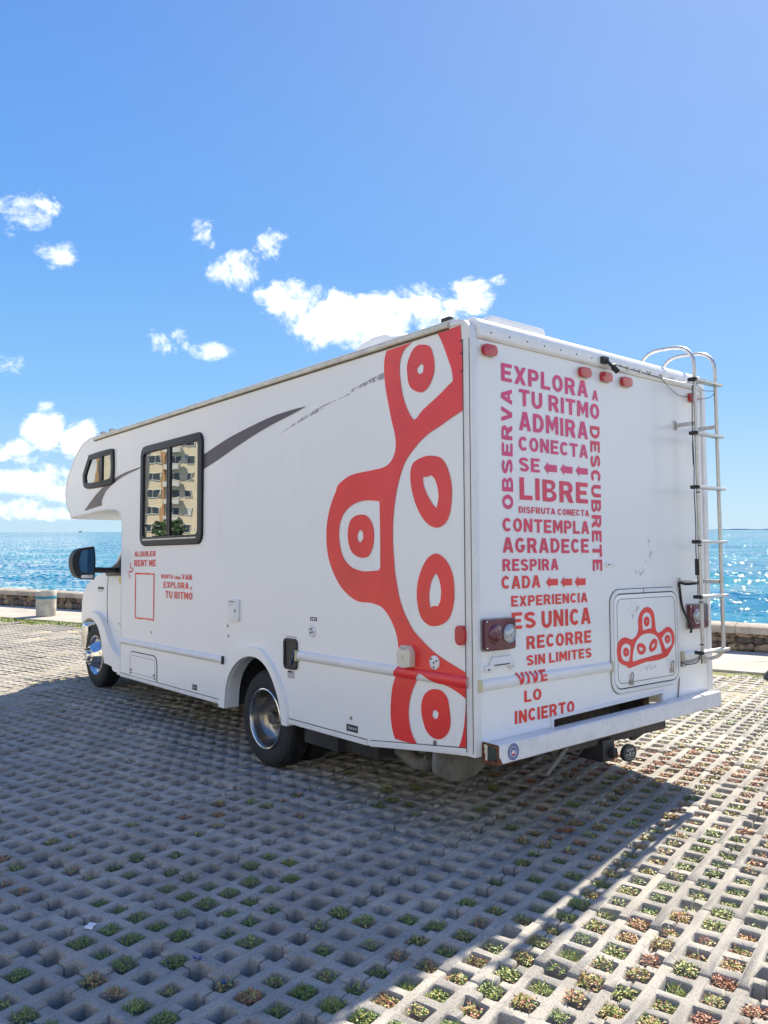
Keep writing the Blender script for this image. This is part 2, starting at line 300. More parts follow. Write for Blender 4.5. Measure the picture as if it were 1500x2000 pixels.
D = {'big': [[(0.724, 1.871), (0.486, 1.874), (0.554, 1.845), (0.59, 1.797), (0.601, 1.736), (0.594, 1.663), (0.575, 1.574), (0.54, 1.49), (0.5, 1.43),
(0.471, 1.402), (0.443, 1.415), (0.397, 1.45), (0.33, 1.482), (0.243, 1.524), (0.179, 1.56), (0.14, 1.579), (0.147, 1.637), (0.172, 1.701), (0.203,
1.773), (0.234, 1.835), (0.262, 1.879), (0.075, 1.885), (0.067, 1.767), (0.063, 1.622), (0.061, 1.402), (0.151, 1.374), (0.245, 1.339), (0.343,
1.307), (0.421, 1.267), (0.49, 1.218), (0.549, 1.166), (0.591, 1.1), (0.627, 1.017), (0.652, 0.925), (0.669, 0.824), (0.674, 0.707), (0.67, 0.629),
(0.666, 0.6), (0.657, 0.511), (0.639, 0.43), (0.614, 0.343), (0.578, 0.27), (0.538, 0.213), (0.488, 0.156), (0.42, 0.109), (0.334, 0.057), (0.25,
0.02), (0.151, -0.014), (0.072, -0.04), (0.036, -0.052), (0.035, -0.149), (0.032, -0.245), (0.027, -0.466), (0.138, -0.477), (0.108, -0.432), (0.086,
-0.368), (0.072, -0.293), (0.062, -0.188), (0.109, -0.164), (0.197, -0.137), (0.298, -0.121), (0.364, -0.099), (0.412, -0.085), (0.436, -0.097),
(0.471, -0.143), (0.502, -0.193), (0.527, -0.255), (0.538, -0.328), (0.529, -0.392), (0.504, -0.454), (0.457, -0.504), (0.663, -0.499), (0.689,
-0.444), (0.702, -0.372), (0.701, -0.304), (0.687, -0.202), (0.66, -0.138), (0.644, -0.093), (0.625, -0.067), (0.624, 0.006), (0.632, 0.08), (0.652,
0.139), (0.683, 0.191), (0.726, 0.24), (0.78, 0.279), (0.835, 0.295), (0.902, 0.304), (0.984, 0.304), (1.048, 0.314), (1.114, 0.339), (1.18, 0.377),
(1.241, 0.428), (1.296, 0.496), (1.339, 0.57), (1.363, 0.649), (1.37, 0.736), (1.363, 0.819), (1.338, 0.9), (1.303, 0.969), (1.261, 1.028), (1.237,
1.069), (1.138, 1.113), (1.041, 1.13), (0.882, 1.137), (0.755, 1.146), (0.693, 1.172), (0.656, 1.215), (0.641, 1.269), (0.649, 1.341), (0.678, 1.424),
(0.708, 1.531), (0.738, 1.648), (0.75, 1.763), (0.743, 1.827)], [(0.8, 0.936), (0.88, 0.946), (0.968, 0.95), (1.052, 0.937), (1.125, 0.91), (1.179,
0.869), (1.216, 0.813), (1.227, 0.74), (1.217, 0.671), (1.19, 0.606), (1.146, 0.558), (1.08, 0.522), (0.996, 0.503), (0.92, 0.5), (0.809, 0.508),
(0.796, 0.524), (0.796, 0.729)]], 'discs': [[[(0.988, 0.862), (0.931, 0.852), (0.887, 0.817), (0.862, 0.77), (0.857, 0.715), (0.869, 0.654), (0.907,
0.6), (0.957, 0.586), (1.008, 0.589), (1.073, 0.613), (1.112, 0.657), (1.129, 0.714), (1.129, 0.762), (1.105, 0.825), (1.052, 0.855)], [(0.995,
0.766), (0.968, 0.747), (0.966, 0.71), (0.995, 0.681), (1.021, 0.696), (1.027, 0.727), (1.017, 0.751)]], [[(0.393, 1.841), (0.326, 1.813), (0.296,
1.74), (0.293, 1.664), (0.329, 1.595), (0.373, 1.564), (0.418, 1.56), (0.487, 1.591), (0.521, 1.635), (0.532, 1.707), (0.529, 1.754), (0.496, 1.81),
(0.449, 1.843)], [(0.402, 1.732), (0.383, 1.711), (0.389, 1.677), (0.415, 1.667), (0.44, 1.683), (0.443, 1.706)]], [[(0.334, 1.175), (0.258, 1.16),
(0.206, 1.118), (0.17, 1.042), (0.156, 0.962), (0.168, 0.854), (0.205, 0.784), (0.274, 0.755), (0.349, 0.774), (0.415, 0.829), (0.47, 0.915), (0.502,
1.008), (0.508, 1.093), (0.485, 1.144), (0.434, 1.166), (0.378, 1.176)], [(0.396, 1.057), (0.357, 1.054), (0.33, 1.061), (0.297, 1.038), (0.273,
0.984), (0.266, 0.925), (0.283, 0.869), (0.31, 0.887), (0.358, 0.946), (0.391, 1.008)]], [[(0.294, 0.608), (0.238, 0.591), (0.188, 0.547), (0.153,
0.478), (0.145, 0.403), (0.151, 0.328), (0.183, 0.251), (0.239, 0.21), (0.304, 0.194), (0.361, 0.197), (0.418, 0.232), (0.447, 0.29), (0.459, 0.368),
(0.445, 0.454), (0.405, 0.533), (0.356, 0.585)], [(0.293, 0.496), (0.268, 0.463), (0.252, 0.406), (0.257, 0.342), (0.279, 0.308), (0.317, 0.307),
(0.342, 0.296), (0.352, 0.352), (0.344, 0.417), (0.319, 0.469)]], [[(0.308, -0.162), (0.252, -0.166), (0.207, -0.201), (0.192, -0.261), (0.184,
-0.328), (0.201, -0.386), (0.256, -0.432), (0.321, -0.44), (0.377, -0.414), (0.41, -0.362), (0.427, -0.287), (0.409, -0.22), (0.365, -0.179)],
[(0.305, -0.278), (0.28, -0.292), (0.287, -0.321), (0.31, -0.331), (0.333, -0.315), (0.328, -0.289)]]], 'logo': [[(1.644, 0.248), (1.687, 0.237),
(1.72, 0.205), (1.731, 0.159), (1.736, 0.113), (1.748, 0.082), (1.772, 0.069), (1.803, 0.075), (1.845, 0.092), (1.888, 0.103), (1.923, 0.093), (1.954,
0.066), (1.969, 0.023), (1.961, -0.016), (1.93, -0.052), (1.879, -0.094), (1.823, -0.105), (1.761, -0.113), (1.679, -0.114), (1.613, -0.114), (1.547,
-0.123), (1.422, -0.138), (1.394, -0.123), (1.351, -0.11), (1.315, -0.091), (1.297, -0.063), (1.291, -0.019), (1.3, 0.023), (1.326, 0.05), (1.357,
0.062), (1.395, 0.062), (1.432, 0.05), (1.464, 0.046), (1.503, 0.06), (1.529, 0.088), (1.537, 0.124), (1.536, 0.169), (1.56, 0.212), (1.601, 0.24)],
[(1.636, 0.212), (1.666, 0.205), (1.688, 0.176), (1.695, 0.138), (1.69, 0.105), (1.589, 0.097), (1.58, 0.137), (1.585, 0.181), (1.606, 0.206)],
[(1.393, 0.022), (1.424, 0.014), (1.443, 0.002), (1.438, -0.041), (1.423, -0.093), (1.383, -0.09), (1.346, -0.07), (1.334, -0.037), (1.339, -0.001),
(1.365, 0.018)], [(1.893, 0.068), (1.921, 0.057), (1.934, 0.025), (1.932, -0.019), (1.903, -0.035), (1.857, -0.05), (1.834, -0.014), (1.809, 0.029),
(1.844, 0.054), (1.872, 0.066)], [(1.647, 0.073), (1.694, 0.067), (1.74, 0.053), (1.767, 0.028), (1.792, -0.015), (1.814, -0.072), (1.721, -0.078),
(1.588, -0.088), (1.461, -0.1), (1.466, -0.051), (1.487, -0.001), (1.514, 0.034), (1.561, 0.06), (1.601, 0.071)]], 'logop': [[[(1.635, 0.186), (1.658,
0.178), (1.667, 0.155), (1.659, 0.129), (1.632, 0.119), (1.606, 0.132), (1.599, 0.155), (1.608, 0.176)], [(1.634, 0.162), (1.642, 0.153), (1.633,
0.144), (1.625, 0.154)]], [[(1.389, -0.003), (1.414, -0.012), (1.424, -0.033), (1.415, -0.054), (1.387, -0.062), (1.366, -0.05), (1.359, -0.028),
(1.368, -0.009)], [(1.39, -0.023), (1.397, -0.033), (1.39, -0.043), (1.384, -0.032)]], [[(1.882, 0.049), (1.906, 0.04), (1.916, 0.018), (1.904,
-0.004), (1.876, -0.011), (1.854, 0.003), (1.848, 0.025), (1.859, 0.043)], [(1.881, 0.028), (1.889, 0.018), (1.88, 0.009), (1.872, 0.019)]], [[(1.559,
0.014), (1.591, 0.006), (1.616, -0.018), (1.613, -0.04), (1.589, -0.058), (1.556, -0.062), (1.531, -0.05), (1.515, -0.025), (1.518, 0.0), (1.533,
0.012)], [(1.538, -0.012), (1.564, -0.014), (1.59, -0.028), (1.577, -0.037), (1.55, -0.039), (1.541, -0.025)]], [[(1.729, 0.032), (1.749, 0.025),
(1.753, -0.001), (1.74, -0.031), (1.709, -0.049), (1.675, -0.052), (1.657, -0.036), (1.662, -0.006), (1.685, 0.018), (1.709, 0.032)], [(1.725, 0.006),
(1.728, -0.007), (1.71, -0.025), (1.686, -0.027), (1.687, -0.015), (1.704, -0.002)]]], 'words': [('EXPLORA', 0.244, 1.051, 1.591, 1.695, 0),
('TU RITMO', 0.395, 1.167, 1.464, 1.563, 0), ('A', 1.097, 1.157, 1.582, 1.648, 0), ('ADMIRA', 0.392, 1.043, 1.324, 1.434, 0), ('CONECTA', 0.386,
1.039, 1.204, 1.288, 0), ('SE', 0.387, 0.569, 1.083, 1.165, 0), ('LIBRE', 0.389, 1.031, 0.917, 1.047, 1), ('DISFRUTA CONECTA', 0.378, 1.04, 0.839,
0.877, 1), ('CONTEMPLA', 0.24, 1.038, 0.728, 0.807, 1), ('AGRADECE', 0.238, 1.03, 0.609, 0.696, 1), ('RESPIRA', 0.235, 0.728, 0.506, 0.574, 1),
('CADA', 0.225, 0.559, 0.405, 0.478, 2), ('EXPERIENCIA', 0.304, 1.007, 0.304, 0.364, 2), ('ES', 0.305, 0.512, 0.175, 0.274, 2), ('UNICA', 0.567,
1.035, 0.169, 0.269, 2), ('RECORRE', 0.43, 1.037, 0.054, 0.13, 2), ('SIN LIMITES', 0.427, 1.038, -0.038, 0.02, 2), ('VIVE', 0.326, 0.589, -0.136,
-0.07, 2), ('LO', 0.403, 0.553, -0.242, -0.177, 2), ('INCIERTO', 0.321, 0.856, -0.354, -0.282, 2)], 'vert': [('OBSERVA', 0.241, 0.335, 0.857, 1.551),
('DESCUBRETE', 1.064, 1.177, 0.496, 1.417)], 'arrows': [[0.61, 0.73, 1.078, 1.156], [0.762, 0.88, 1.081, 1.156], [0.912, 1.034, 1.084, 1.155], [0.612,
0.721, 0.4, 0.471], [0.749, 0.857, 0.396, 0.469], [0.883, 0.991, 0.394, 0.469]], 'words2': [('ALQUILER', 4.615, 4.122, 0.611, 0.662), ('RENT ME',
4.618, 4.114, 0.516, 0.579), ('RENTA', 3.994, 3.744, 0.408, 0.445), ('UNA', 3.712, 3.588, 0.405, 0.432), ('VAN', 3.562, 3.373, 0.404, 0.45),
('EXPLORA', 3.941, 3.431, 0.324, 0.379), ('A', 3.401, 3.364, 0.321, 0.345), ('TU RITMO', 3.897, 3.356, 0.232, 0.296)], 'frame': [(4.592, 0.451),
(4.143, 0.449), (4.145, 0.012), (4.591, 0.012)], 'squig': [(4.699, 0.54), (4.72, 0.513), (4.684, 0.497), (4.648, 0.482), (4.683, 0.46), (4.738,
0.465), (4.745, 0.437), (4.708, 0.395)], 'sw1': [(6.043, 1.128), (5.881, 1.207), (5.653, 1.302), (5.401, 1.378), (5.1, 1.436), (4.813, 1.468), (4.449,
1.488), (4.448, 1.477), (4.702, 1.453), (4.954, 1.424), (5.187, 1.374), (5.398, 1.308), (5.505, 1.222), (5.519, 1.193), (5.499, 1.163)], 'sw2':
[(3.167, 1.471), (2.981, 1.512), (2.76, 1.557), (2.549, 1.589), (2.348, 1.615), (2.064, 1.646), (1.798, 1.656), (1.607, 1.656), (1.798, 1.623),
(2.063, 1.585), (2.347, 1.533), (2.652, 1.465), (2.912, 1.402), (3.165, 1.346)], 'old': [(1.964, 1.502), (1.648, 1.586), (1.394, 1.633), (1.1, 1.658),
(1.108, 1.685), (0.905, 1.72), (0.75, 1.743), (0.751, 1.699), (0.905, 1.693), (1.15, 1.658), (1.445, 1.615), (1.379, 1.609), (1.615, 1.57)], 'pale':
[(2.95, 0.612), (2.529, 0.79), (2.003, 0.926), (1.506, 1.009), (1.796, 0.898), (2.295, 0.764), (2.776, 0.631)], 'pale2': [(1.608, 0.309), (1.395,
0.33), (1.149, 0.316), (1.004, 0.282), (1.239, 0.268), (1.459, 0.282)]}
# ------------------------------------------------------------ block lettering
def arc(cx_, cy_, rx, ry, a0, a1, n=10): return [(cx_+rx*math.cos(R(a0+(a1-a0)*i/n)), cy_+ry*math.sin(R(a0+(a1-a0)*i/n))) for i in range(n+1)]
def spath(p, tx, ty):
    L, Q = [], []
    for i in range(len(p)):
        d = Vector(p[min(i+1, len(p)-1)])-Vector(p[max(i-1, 0)]); d.normalize(); nx, ny = -d.y*tx, d.x*ty
        L.append((p[i][0]+nx, p[i][1]+ny)); Q.append((p[i][0]-nx, p[i][1]-ny))
    return L+Q[::-1]
_q = arc(.4, .5, .4, .5, 0, 360, 24)[:-1]
GL = {
 'A': (.85, [[[(0,0),(.28,1),(.57,1),(.85,0),(.61,0),(.56,.2),(.29,.2),(.24,0)], [(.345,.38),(.505,.38),(.425,.72)]]]),
 'B': (.8, [[[(0,0),(0,1)]+arc(.45,.76,.28,.24,90,-80,7)+arc(.45,.26,.34,.27,75,-90,7), [(.23,.6),(.23,.82)]+arc(.44,.71,.1,.11,90,-90,5), [(.23,.18),(.23,.42)]+arc(.46,.30,.12,.12,90,-90,5)]]),
 'C': (.78, [[arc(.4,.5,.4,.5,38,322,18)+arc(.4,.5,.175,.29,318,42,16)]]),
 'D': (.8, [[[(0,0),(0,1)]+arc(.36,.5,.44,.5,90,-90,12), [(.23,.2),(.23,.8)]+arc(.36,.5,.21,.3,90,-90,10)]]),
 'E': (.72, [[[(0,0),(0,1),(.72,1),(.72,.8),(.23,.8),(.23,.6),(.64,.6),(.64,.41),(.23,.41),(.23,.2),(.72,.2),(.72,0)]]]),
 'F': (.7, [[[(0,0),(0,1),(.7,1),(.7,.8),(.23,.8),(.23,.58),(.62,.58),(.62,.38),(.23,.38),(.23,0)]]]),
 'G': (.82, [[arc(.4,.5,.4,.5,40,352,20)+[(.82,.52),(.45,.52),(.45,.34),(.58,.34)]+arc(.4,.5,.19,.3,325,45,14)]]),
 'I': (.23, [[[(0,0),(0,1),(.23,1),(.23,0)]]]),
 'L': (.68, [[[(0,0),(0,1),(.23,1),(.23,.2),(.68,.2),(.68,0)]]]),
 'M': (.95, [[[(0,0),(0,1),(.25,1),(.475,.55),(.70,1),(.95,1),(.95,0),(.72,0),(.72,.58),(.475,.12),(.23,.58),(.23,0)]]]),
 'N': (.8, [[[(0,0),(0,1),(.24,1),(.57,.42),(.57,1),(.8,1),(.8,0),(.56,0),(.23,.58),(.23,0)]]]),
 'O': (.8, [[_q, arc(.4,.5,.18,.30,0,360,20)[:-1]]]),
 'P': (.76, [[[(0,0),(0,1)]+arc(.44,.68,.32,.32,90,-90,9)+[(.23,.36),(.23,0)], [(.23,.56),(.23,.81)]+arc(.42,.685,.12,.125,90,-90,5)]]),
 'Q': (.82, [[arc(.4,.5,.4,.5,-30,300,22)+[(.62,-.10),(.86,.04)], arc(.4,.5,.18,.30,0,360,20)[:-1]]]),
 'R': (.82, [[[(0,0),(0,1)]+arc(.45,.7,.33,.3,90,-55,8)+[(.82,0),(.56,0),(.34,.38),(.23,.38),(.23,0)], [(.23,.57),(.23,.81)]+arc(.43,.69,.12,.12,90,-90,5)]]),
 'S': (.8, [[spath(arc(.4,.715,.28,.185,18,250,12)+[(.44,.505)]+arc(.4,.285,.285,.185,70,-160,12), .115, .1)]]),
 'T': (.78, [[[(.275,0),(.275,.8),(0,.8),(0,1),(.78,1),(.78,.8),(.505,.8),(.505,0)]]]),
 'U': (.8, [[[(0,1)]+arc(.4,.4,.4,.4,180,360,14)+[(.8,1),(.57,1)]+arc(.4,.4,.17,.2,360,180,10)+[(.23,1)]]]),
 'V': (.82, [[[(0,1),(.28,0),(.54,0),(.82,1),(.58,1),(.41,.33),(.24,1)]]]),
 'X': (.82, [[[(0,0),(.28,.5),(0,1),(.26,1),(.41,.7),(.56,1),(.82,1),(.54,.5),(.82,0),(.56,0),(.41,.3),(.26,0)]]]),
}
def word(text, x0, x1, z0, z1, gap=.17):
    adv = 0; items = []
    for ch in text:
        if ch == ' ': adv += .34; continue
        w, g = GL[ch]; items.append((adv, g)); adv += w+gap
    tot = adv-gap; s = (x1-x0)/tot; out = []; h = z1-z0
    for a, g in items:
        jit = random.uniform(-.018, .018)
        for grp in g: out.append([[(x0+(a+p[0])*s, z0+(p[1]+jit)*h) for p in c] for c in grp])
    return out
def belt_side(y, zz): return 0.024*math.sqrt(max(0, 1-((zz+.0955)/.0335)**2)) if y < 1.70 else 0
def belt_rear(x, zz): return 0.022*math.sqrt(max(0, 1-((zz+.113)/.032)**2)) if (x < 1.235 or x > 2.05) else 0
def decal(name, groups, side, m, parent, off=0.0032, belt=None, **props):
    bm = bmesh.new()
    for g in groups:
        flat = [p for c in g for p in c]
        vs = [bm.verts.new((p[0], p[1], 0)) for p in flat]
        for t in tessellate_polygon([[Vector((p[0], p[1], 0)) for p in c] for c in g]):
            try: bm.faces.new([vs[i] for i in t])
            except ValueError: pass
    if belt:
        zc, hw = (-.0955, .0335) if side == 'side' else (-.113, .032)
        for k in range(-8, 9):
            zz = zc+hw*1.02*math.sin(math.pi/2*k/8)
            bmesh.ops.bisect_plane(bm, geom=bm.verts[:]+bm.edges[:]+bm.faces[:], plane_co=(0, zz, 0), plane_no=(0, 1, 0), dist=1e-6)
    me = bpy.data.meshes.new(name)
    for v in bm.verts:
        a, b = v.co.x, v.co.y; o_ = off+(belt(a, b) if belt else 0)
        v.co = (-o_, a, b) if side == 'side' else (a, -o_, b)
    bmesh.ops.recalc_face_normals(bm, faces=bm.faces)
    n_ = Vector((-1, 0, 0)) if side == 'side' else Vector((0, -1, 0))
    for f in bm.faces:
        if f.normal.dot(n_) < 0: f.normal_flip()
    bm.to_mesh(me); bm.free(); me.materials.append(m)
    o = bpy.data.objects.new(name, me); COL.objects.link(o); o.parent = parent
    for k, v in props.items(): o[k] = v
    return o

# ------------------------------------------------------------ the motorhome (X right along the rear, Y forward, Z up)
VM = Matrix(((0.99978, 0.0, 0.02076, 0), (-0.00057, 0.99963, 0.02722, 0), (-0.02075, -0.02723, 0.99941, 1.03324), (0, 0, 0, 1)))
van = thing('motorhome', 'white overcab motorhome with red Taino style emblem and red lettering on its side and back', 'motorhome', VM)
WD = 2.46
nose = catmull([(5.86,1.925),(6.0,1.915),(6.164,1.874),(6.376,1.757),(6.591,1.559),(6.679,1.397),(6.665,1.30),(6.612,1.208),(6.50,1.11),(6.397,1.085),(5.86,1.5)], 3, 60)
nose = [p for p in nose if not (p[0] < 6.39 and p[1] < 1.6) and not (p[0] < 5.9 and p[1] < 1.915)]
top_r = [(0.0,1.80),(0.008,1.84),(0.03,1.88),(0.06,1.91),(0.10,1.925)]
under = [(5.6,1.112),(5.337,1.116),(5.095,1.100),(5.02,1.07),(4.965,1.02),(4.935,0.95)]
arch_in = [(2.728,-.586),(2.715,-.46),(2.68,-.36),(2.62,-.285),(2.52,-.21),(2.40,-.165),(2.27,-.155),(2.15,-.185),(2.05,-.255),(1.97,-.36),(1.92,-.46),(1.889,-.586)]
side_poly = top_r+nose+under+[(4.935,-.586)]+arch_in+[(0.95,-.586),(0.84,-.573),(0,-.486)]
for x0, x1 in ((0, .035), (WD-.035, WD)):
    MB().prism(side_poly, x0, x1, 'x').build('side_panel', M['white'], van)
# shell between the panels: roof, overcab front and underside, floor
shell = [(0.02,1.80),(0.03,1.85),(0.08,1.90),(0.12,1.918)]+[(p[0]-.004, p[1]-.003) for p in nose]+[(p[0], p[1]+.004) for p in under]+[(4.93,-.25),(2.80,-.25),(2.78,-.06),(1.84,-.06),(1.82,-.25),(0.03,-.25)]
MB().prism(shell, .035, WD-.035, 'x').build('roof_shell', M['wtrim'], van, smooth=True, ang=30)
# rear panel with its notch above the bumper
rear_poly = [(0.045,-.486),(0.66,-.486),(0.66,-.372),(1.81,-.342),(1.81,-.486),(WD-.045,-.486),(WD-.045,1.815),(0.045,1.815)]
MB().prism(rear_poly, 0, .025, 'y').build('rear_panel', M['white'], van)
mb = MB(); mb.prism([[(0.655,-.50),(0.635,-.50),(0.635,-.350),(1.835,-.318),(1.835,-.50),(1.812,-.50),(1.812,-.341),(0.657,-.371)]], -.008, .0, 'y'); mb.build('recess_frame', M['wtrim'], van)
mb = MB(); mb.box(.6, 1.86, .35, .39, -.60, -.26); mb.build('chassis_crossmember', M['blackm'], van)
# corner mouldings
def corner(x0, x1, xin):
    mb = MB(); prof = [(-.010, 0.0), (-.010, .055)]
    path = [(0.0,-.49),(0.0,1.79),(0.006,1.835),(0.022,1.874),(0.05,1.902),(0.09,1.917),(0.16,1.922)]
    inn = [(.055,-.49),(.055,1.79),(.055,1.84),(.057,1.868),(.066,1.884),(.10,1.891),(.16,1.893)]
    poly = [(p[0]-.011, p[1]+(.004 if p[1] > 1.8 else 0)) for p in path]+inn[::-1]
    mb.prism(poly, x0, x1, 'x')
    return mb.build('corner_moulding', M['wtrim'], van, bevel=.004)
corner(-.010, .042, 0); corner(WD-.042, WD+.010, 0)
mb = MB(); mb.box(-.0135, -.0105, .050, .053, -.47, 1.80); mb.box(-.0135, -.0105, .0, .002, -.47, 1.80); mb.build('moulding_groove', M['gasket'], van)
# roof cap over the back wall: a rounded fascia with screws
ring = []
cap = [(-.020,1.818),(-.024,1.86),(-.020,1.890),(-.004,1.915),(.03,1.930),(.12,1.934),(.12,1.915),(.0,1.80)]
MB().prism(cap, .044, WD-.044, 'x').build('roof_cap', M['white'], van, bevel=.006, seg=2)
MB().box(.045, WD-.045, -.006, 0, 1.804, 1.8175).build('seam_line', M['brownline'], van)  # thin dark brown strip along the cap's lower edge
for i in range(15):
    x = .14+i*.155
    mb = MB(); mb.lathe([(0,.0), (-.003,.0036), (0,.005)], (x, -.0235, 1.846), 'y', 8); mb.build('screw', M['gasket'], van)
# long roof rail on the near side
rail = [(-.002,1.888),(-.020,1.890),(-.025,1.897),(-.022,1.907),(-.011,1.912),(-.012,1.920),(.0,1.927),(.03,1.929),(.03,1.90)]
def railmb(sx_, xo):
    mb = MB(); rings = [[(xo+sx_*p[0], y, p[1]) for p in rail] for y in (.165, 5.757)]
    return mb.loft(rings)
railmb(1, 0).build('roof_rail', M['cream'], van, smooth=True); railmb(-1, WD).build('roof_rail', M['cream'], van, smooth=True)
MB().box(-.004, 0, .165, 5.76, 1.879, 1.8875).build('seam_line', M['brownline'], van)
MB().box(.002, .05, .12, 5.95, 1.9295, 1.936).build('roof_edge_strip', M['wtrim'], van)
# nose edge trim
edge = [p for p in nose if p[0] > 5.9]+[(6.1,1.094),(5.6,1.112),(5.337,1.116),(5.095,1.100),(5.02,1.07),(4.965,1.02),(4.94,.95),(4.94,.2),(4.94,-.58)]
for xo in (0.004, WD-.004):
    MB().tube([(xo, p[0]+.002, p[1]) for p in edge], .010, 6).build('edge_trim', M['wtrim'], van, smooth=True)
# belt mouldings
def belt_prof(zc, hw, d, n=8): return [(d*math.sqrt(max(0, 1-(math.sin(math.pi/2*k/n))**2)), zc+hw*math.sin(math.pi/2*k/n)) for k in range(-n, n+1)]
bp_ = belt_prof(-.0955, .0335, .024)
MB().loft([[(-p[0], y, p[1]) for p in bp_] for y in (.046, 1.70)]).build('belt_moulding', M['wtrim'], van, smooth=True, ang=60)
bp2 = belt_prof(-.229, .030, .022)
MB().loft([[(-p[0], y, p[1]) for p in bp2] for y in (2.795, 4.925)]).build('belt_moulding', M['wtrim'], van, smooth=True, ang=60)
MB().box(-.0245, 0, 2.788, 2.797, -.262, -.196).build('end_cap', M['gasket'], van, bevel=.002)
bp3 = belt_prof(-.113, .032, .022)
for a, b in ((.044, 1.232), (2.055, WD-.044)):
    MB().loft([[(x, -p[0], p[1]) for p in bp3] for x in (a, b)]).build('belt_moulding', M['wtrim'], van, smooth=True, ang=60)
for a, b in ((.018, .044), (1.222, 1.236), (2.047, 2.078)):
    MB().box(a, b, -.0245, -.0, -.147, -.079).build('end_cap', M['yellowed'], van, bevel=.004)
MB().box(-.026, -.0, 1.698, 1.728, -.135, -.060).build('end_cap', M['yellowed'], van, bevel=.005)
# skirt strips along the bottom
for a, b in ((2.79, 4.93), (0.93, 1.86)):
    MB().box(-.007, 0, a, b, -.585, -.552).build('skirt_strip', M['wtrim'], van, bevel=.002)
    MB().box(-.0075, -.0005, a, b, -.5505, -.5475).build('skirt_groove', M['gasket'], van)
mb = MB(); mb.prism([(.90,-.585),(.90,-.549),(.045,-.449),(.045,-.485)], -.007, 0, 'x'); mb.build('skirt_strip', M['wtrim'], van, bevel=.002)
mb = MB(); mb.prism([(.90,-.5485),(.90,-.5455),(.05,-.4455),(.05,-.4485)], -.0075, -.0005, 'x'); mb.build('skirt_groove', M['gasket'], van)
# wheel arch flare
fo = catmull([(2.825,-.60),(2.818,-.50),(2.793,-.40),(2.719,-.28),(2.605,-.165),(2.46,-.10),(2.30,-.082),(2.18,-.10),(2.07,-.165),(1.973,-.25),(1.89,-.36),(1.843,-.46),(1.819,-.60),(1.885,-.60)]+arch_in[::-1][1:-1]+[(2.73,-.60)], 3, 55)
for xa, xb in ((-.030, .10), (WD-.10, WD+.030)):
    MB().prism(fo, xa, xb, 'x').build('wheel_arch', M['white'], van, bevel=.006, seg=2)
mb = MB(); mb.prism([(2.74,-.586),(2.735,-.42),(2.66,-.28),(2.5,-.17),(2.31,-.135),(2.12,-.17),(1.97,-.28),(1.89,-.42),(1.88,-.586),(1.86,-.586),(1.86,-.1),(2.76,-.1),(2.76,-.586)], .101, .9, 'x'); mb.build('wheel_well', M['under'], van)

# --- windows
def window(outer, inner, bars, sub=True):
    mb = MB(); mb.prism([outer, inner], -.022, 0, 'x'); f = mb.build('window', M['frame'], van, bevel=.004, seg=2)
    lip = MB(); lip.prism([offset(outer, .007), offset(outer, .0005)], -.006, 0, 'x'); lip.build('seal', M['under'], f)
    g = MB(); g.prism(offset(inner, .004), -.008, -.003, 'x'); g.build('pane', M['glass'], f)
    for a, b, z0, z1, mt in bars: MB().box(-.020, -.0085, a, b, z0, z1).build('mullion', M[mt], f, bevel=.002)
    return f
wo_ = rrect(3.172, 4.452, .716, 1.668, .09, 6)
w = window(wo_, rrect(3.245, 4.393, .795, 1.600, .045, 5), [(3.792, 3.835, .795, 1.60, 'black'), (3.842, 3.862, .795, 1.60, 'frame')])
MB().box(-.026, -.0225, 3.26, 4.38, 1.606, 1.612).build('drip_rail', M['black'], w); MB().box(-.026, -.0225, 3.26, 4.38, .762, .775).build('track', M['cream'], w)
mb = MB(); mb.box(-.0095, -.0085, 3.31, 3.33, .83, .85); mb.build('sticker', M['whitep'], w)
sm_o = catmull([(6.058,1.50),(6.045,1.56),(5.90,1.712),(5.846,1.739),(5.25,1.738),(5.175,1.67),(5.172,1.45),(5.24,1.375),(5.92,1.375),(6.038,1.43)], 4, 80)
sm_i = catmull([(5.985,1.50),(5.965,1.545),(5.845,1.665),(5.80,1.683),(5.29,1.685),(5.232,1.645),(5.23,1.49),(5.29,1.43),(5.90,1.43),(5.975,1.465)], 4, 80)
window(sm_o, sm_i, [(5.475, 5.56, 1.43, 1.685, 'black')])

# --- things let into the near side
def gapring(outer, w, x, d, side='x', parent=van, name='gap'):
    mb = MB(); mb.prism([outer, offset(outer, -w)], x, x+d, side); return mb.build(name, M['gasket'], parent)
ad = rrect(4.070, 4.700, -.62, -.320, .075, 5); ad = [(p[0], max(p[1], -.549)) for p in ad]
door = MB(); door.prism(ad, -.006, -.001, 'x'); door = door.build('access_door', M['white'], van, bevel=.0015, seg=1)
gapring(offset(ad, .010), .008, -.003, .0028, parent=door)
gapring(offset(ad, -.030), .003, -.0068, .0006, parent=door, name='groove')
for y in (4.655, 4.115): MB().box(-.012, -.0062, y-.018, y+.018, -.505, -.480).build('latch', M['steel'], door, bevel=.002)
wf = MB(); wf.prism(rrect(2.534, 2.709, .092, .265, .025), -.016, -.001, 'x'); wf = wf.build('water_inlet', M['wtrim'], van, bevel=.004)
MB().box(-.0175, -.0162, 2.58, 2.60, .165, .185).build('lock', M['text'], wf)
for i, (a, b) in enumerate(((2.60, 2.69), (2.62, 2.69), (2.63, 2.685))): MB().box(-.0168, -.0162, a, b, .243-.014*i, .249-.014*i).build('print', M['text'] if i == 0 else M['greyp'], wf)
po = MB(); po.prism([rrect(1.718, 1.892, -.202, .016, .035), rrect(1.738, 1.872, -.182, -.004, .02)], -.014, 0, 'x'); po = po.build('open_hatch', M['frame'], van, bevel=.003)
mb = MB(); mb.prism(rrect(1.736, 1.874, -.184, -.002, .02), -.006, -.002, 'x'); mb.build('recess', M['black'], po)
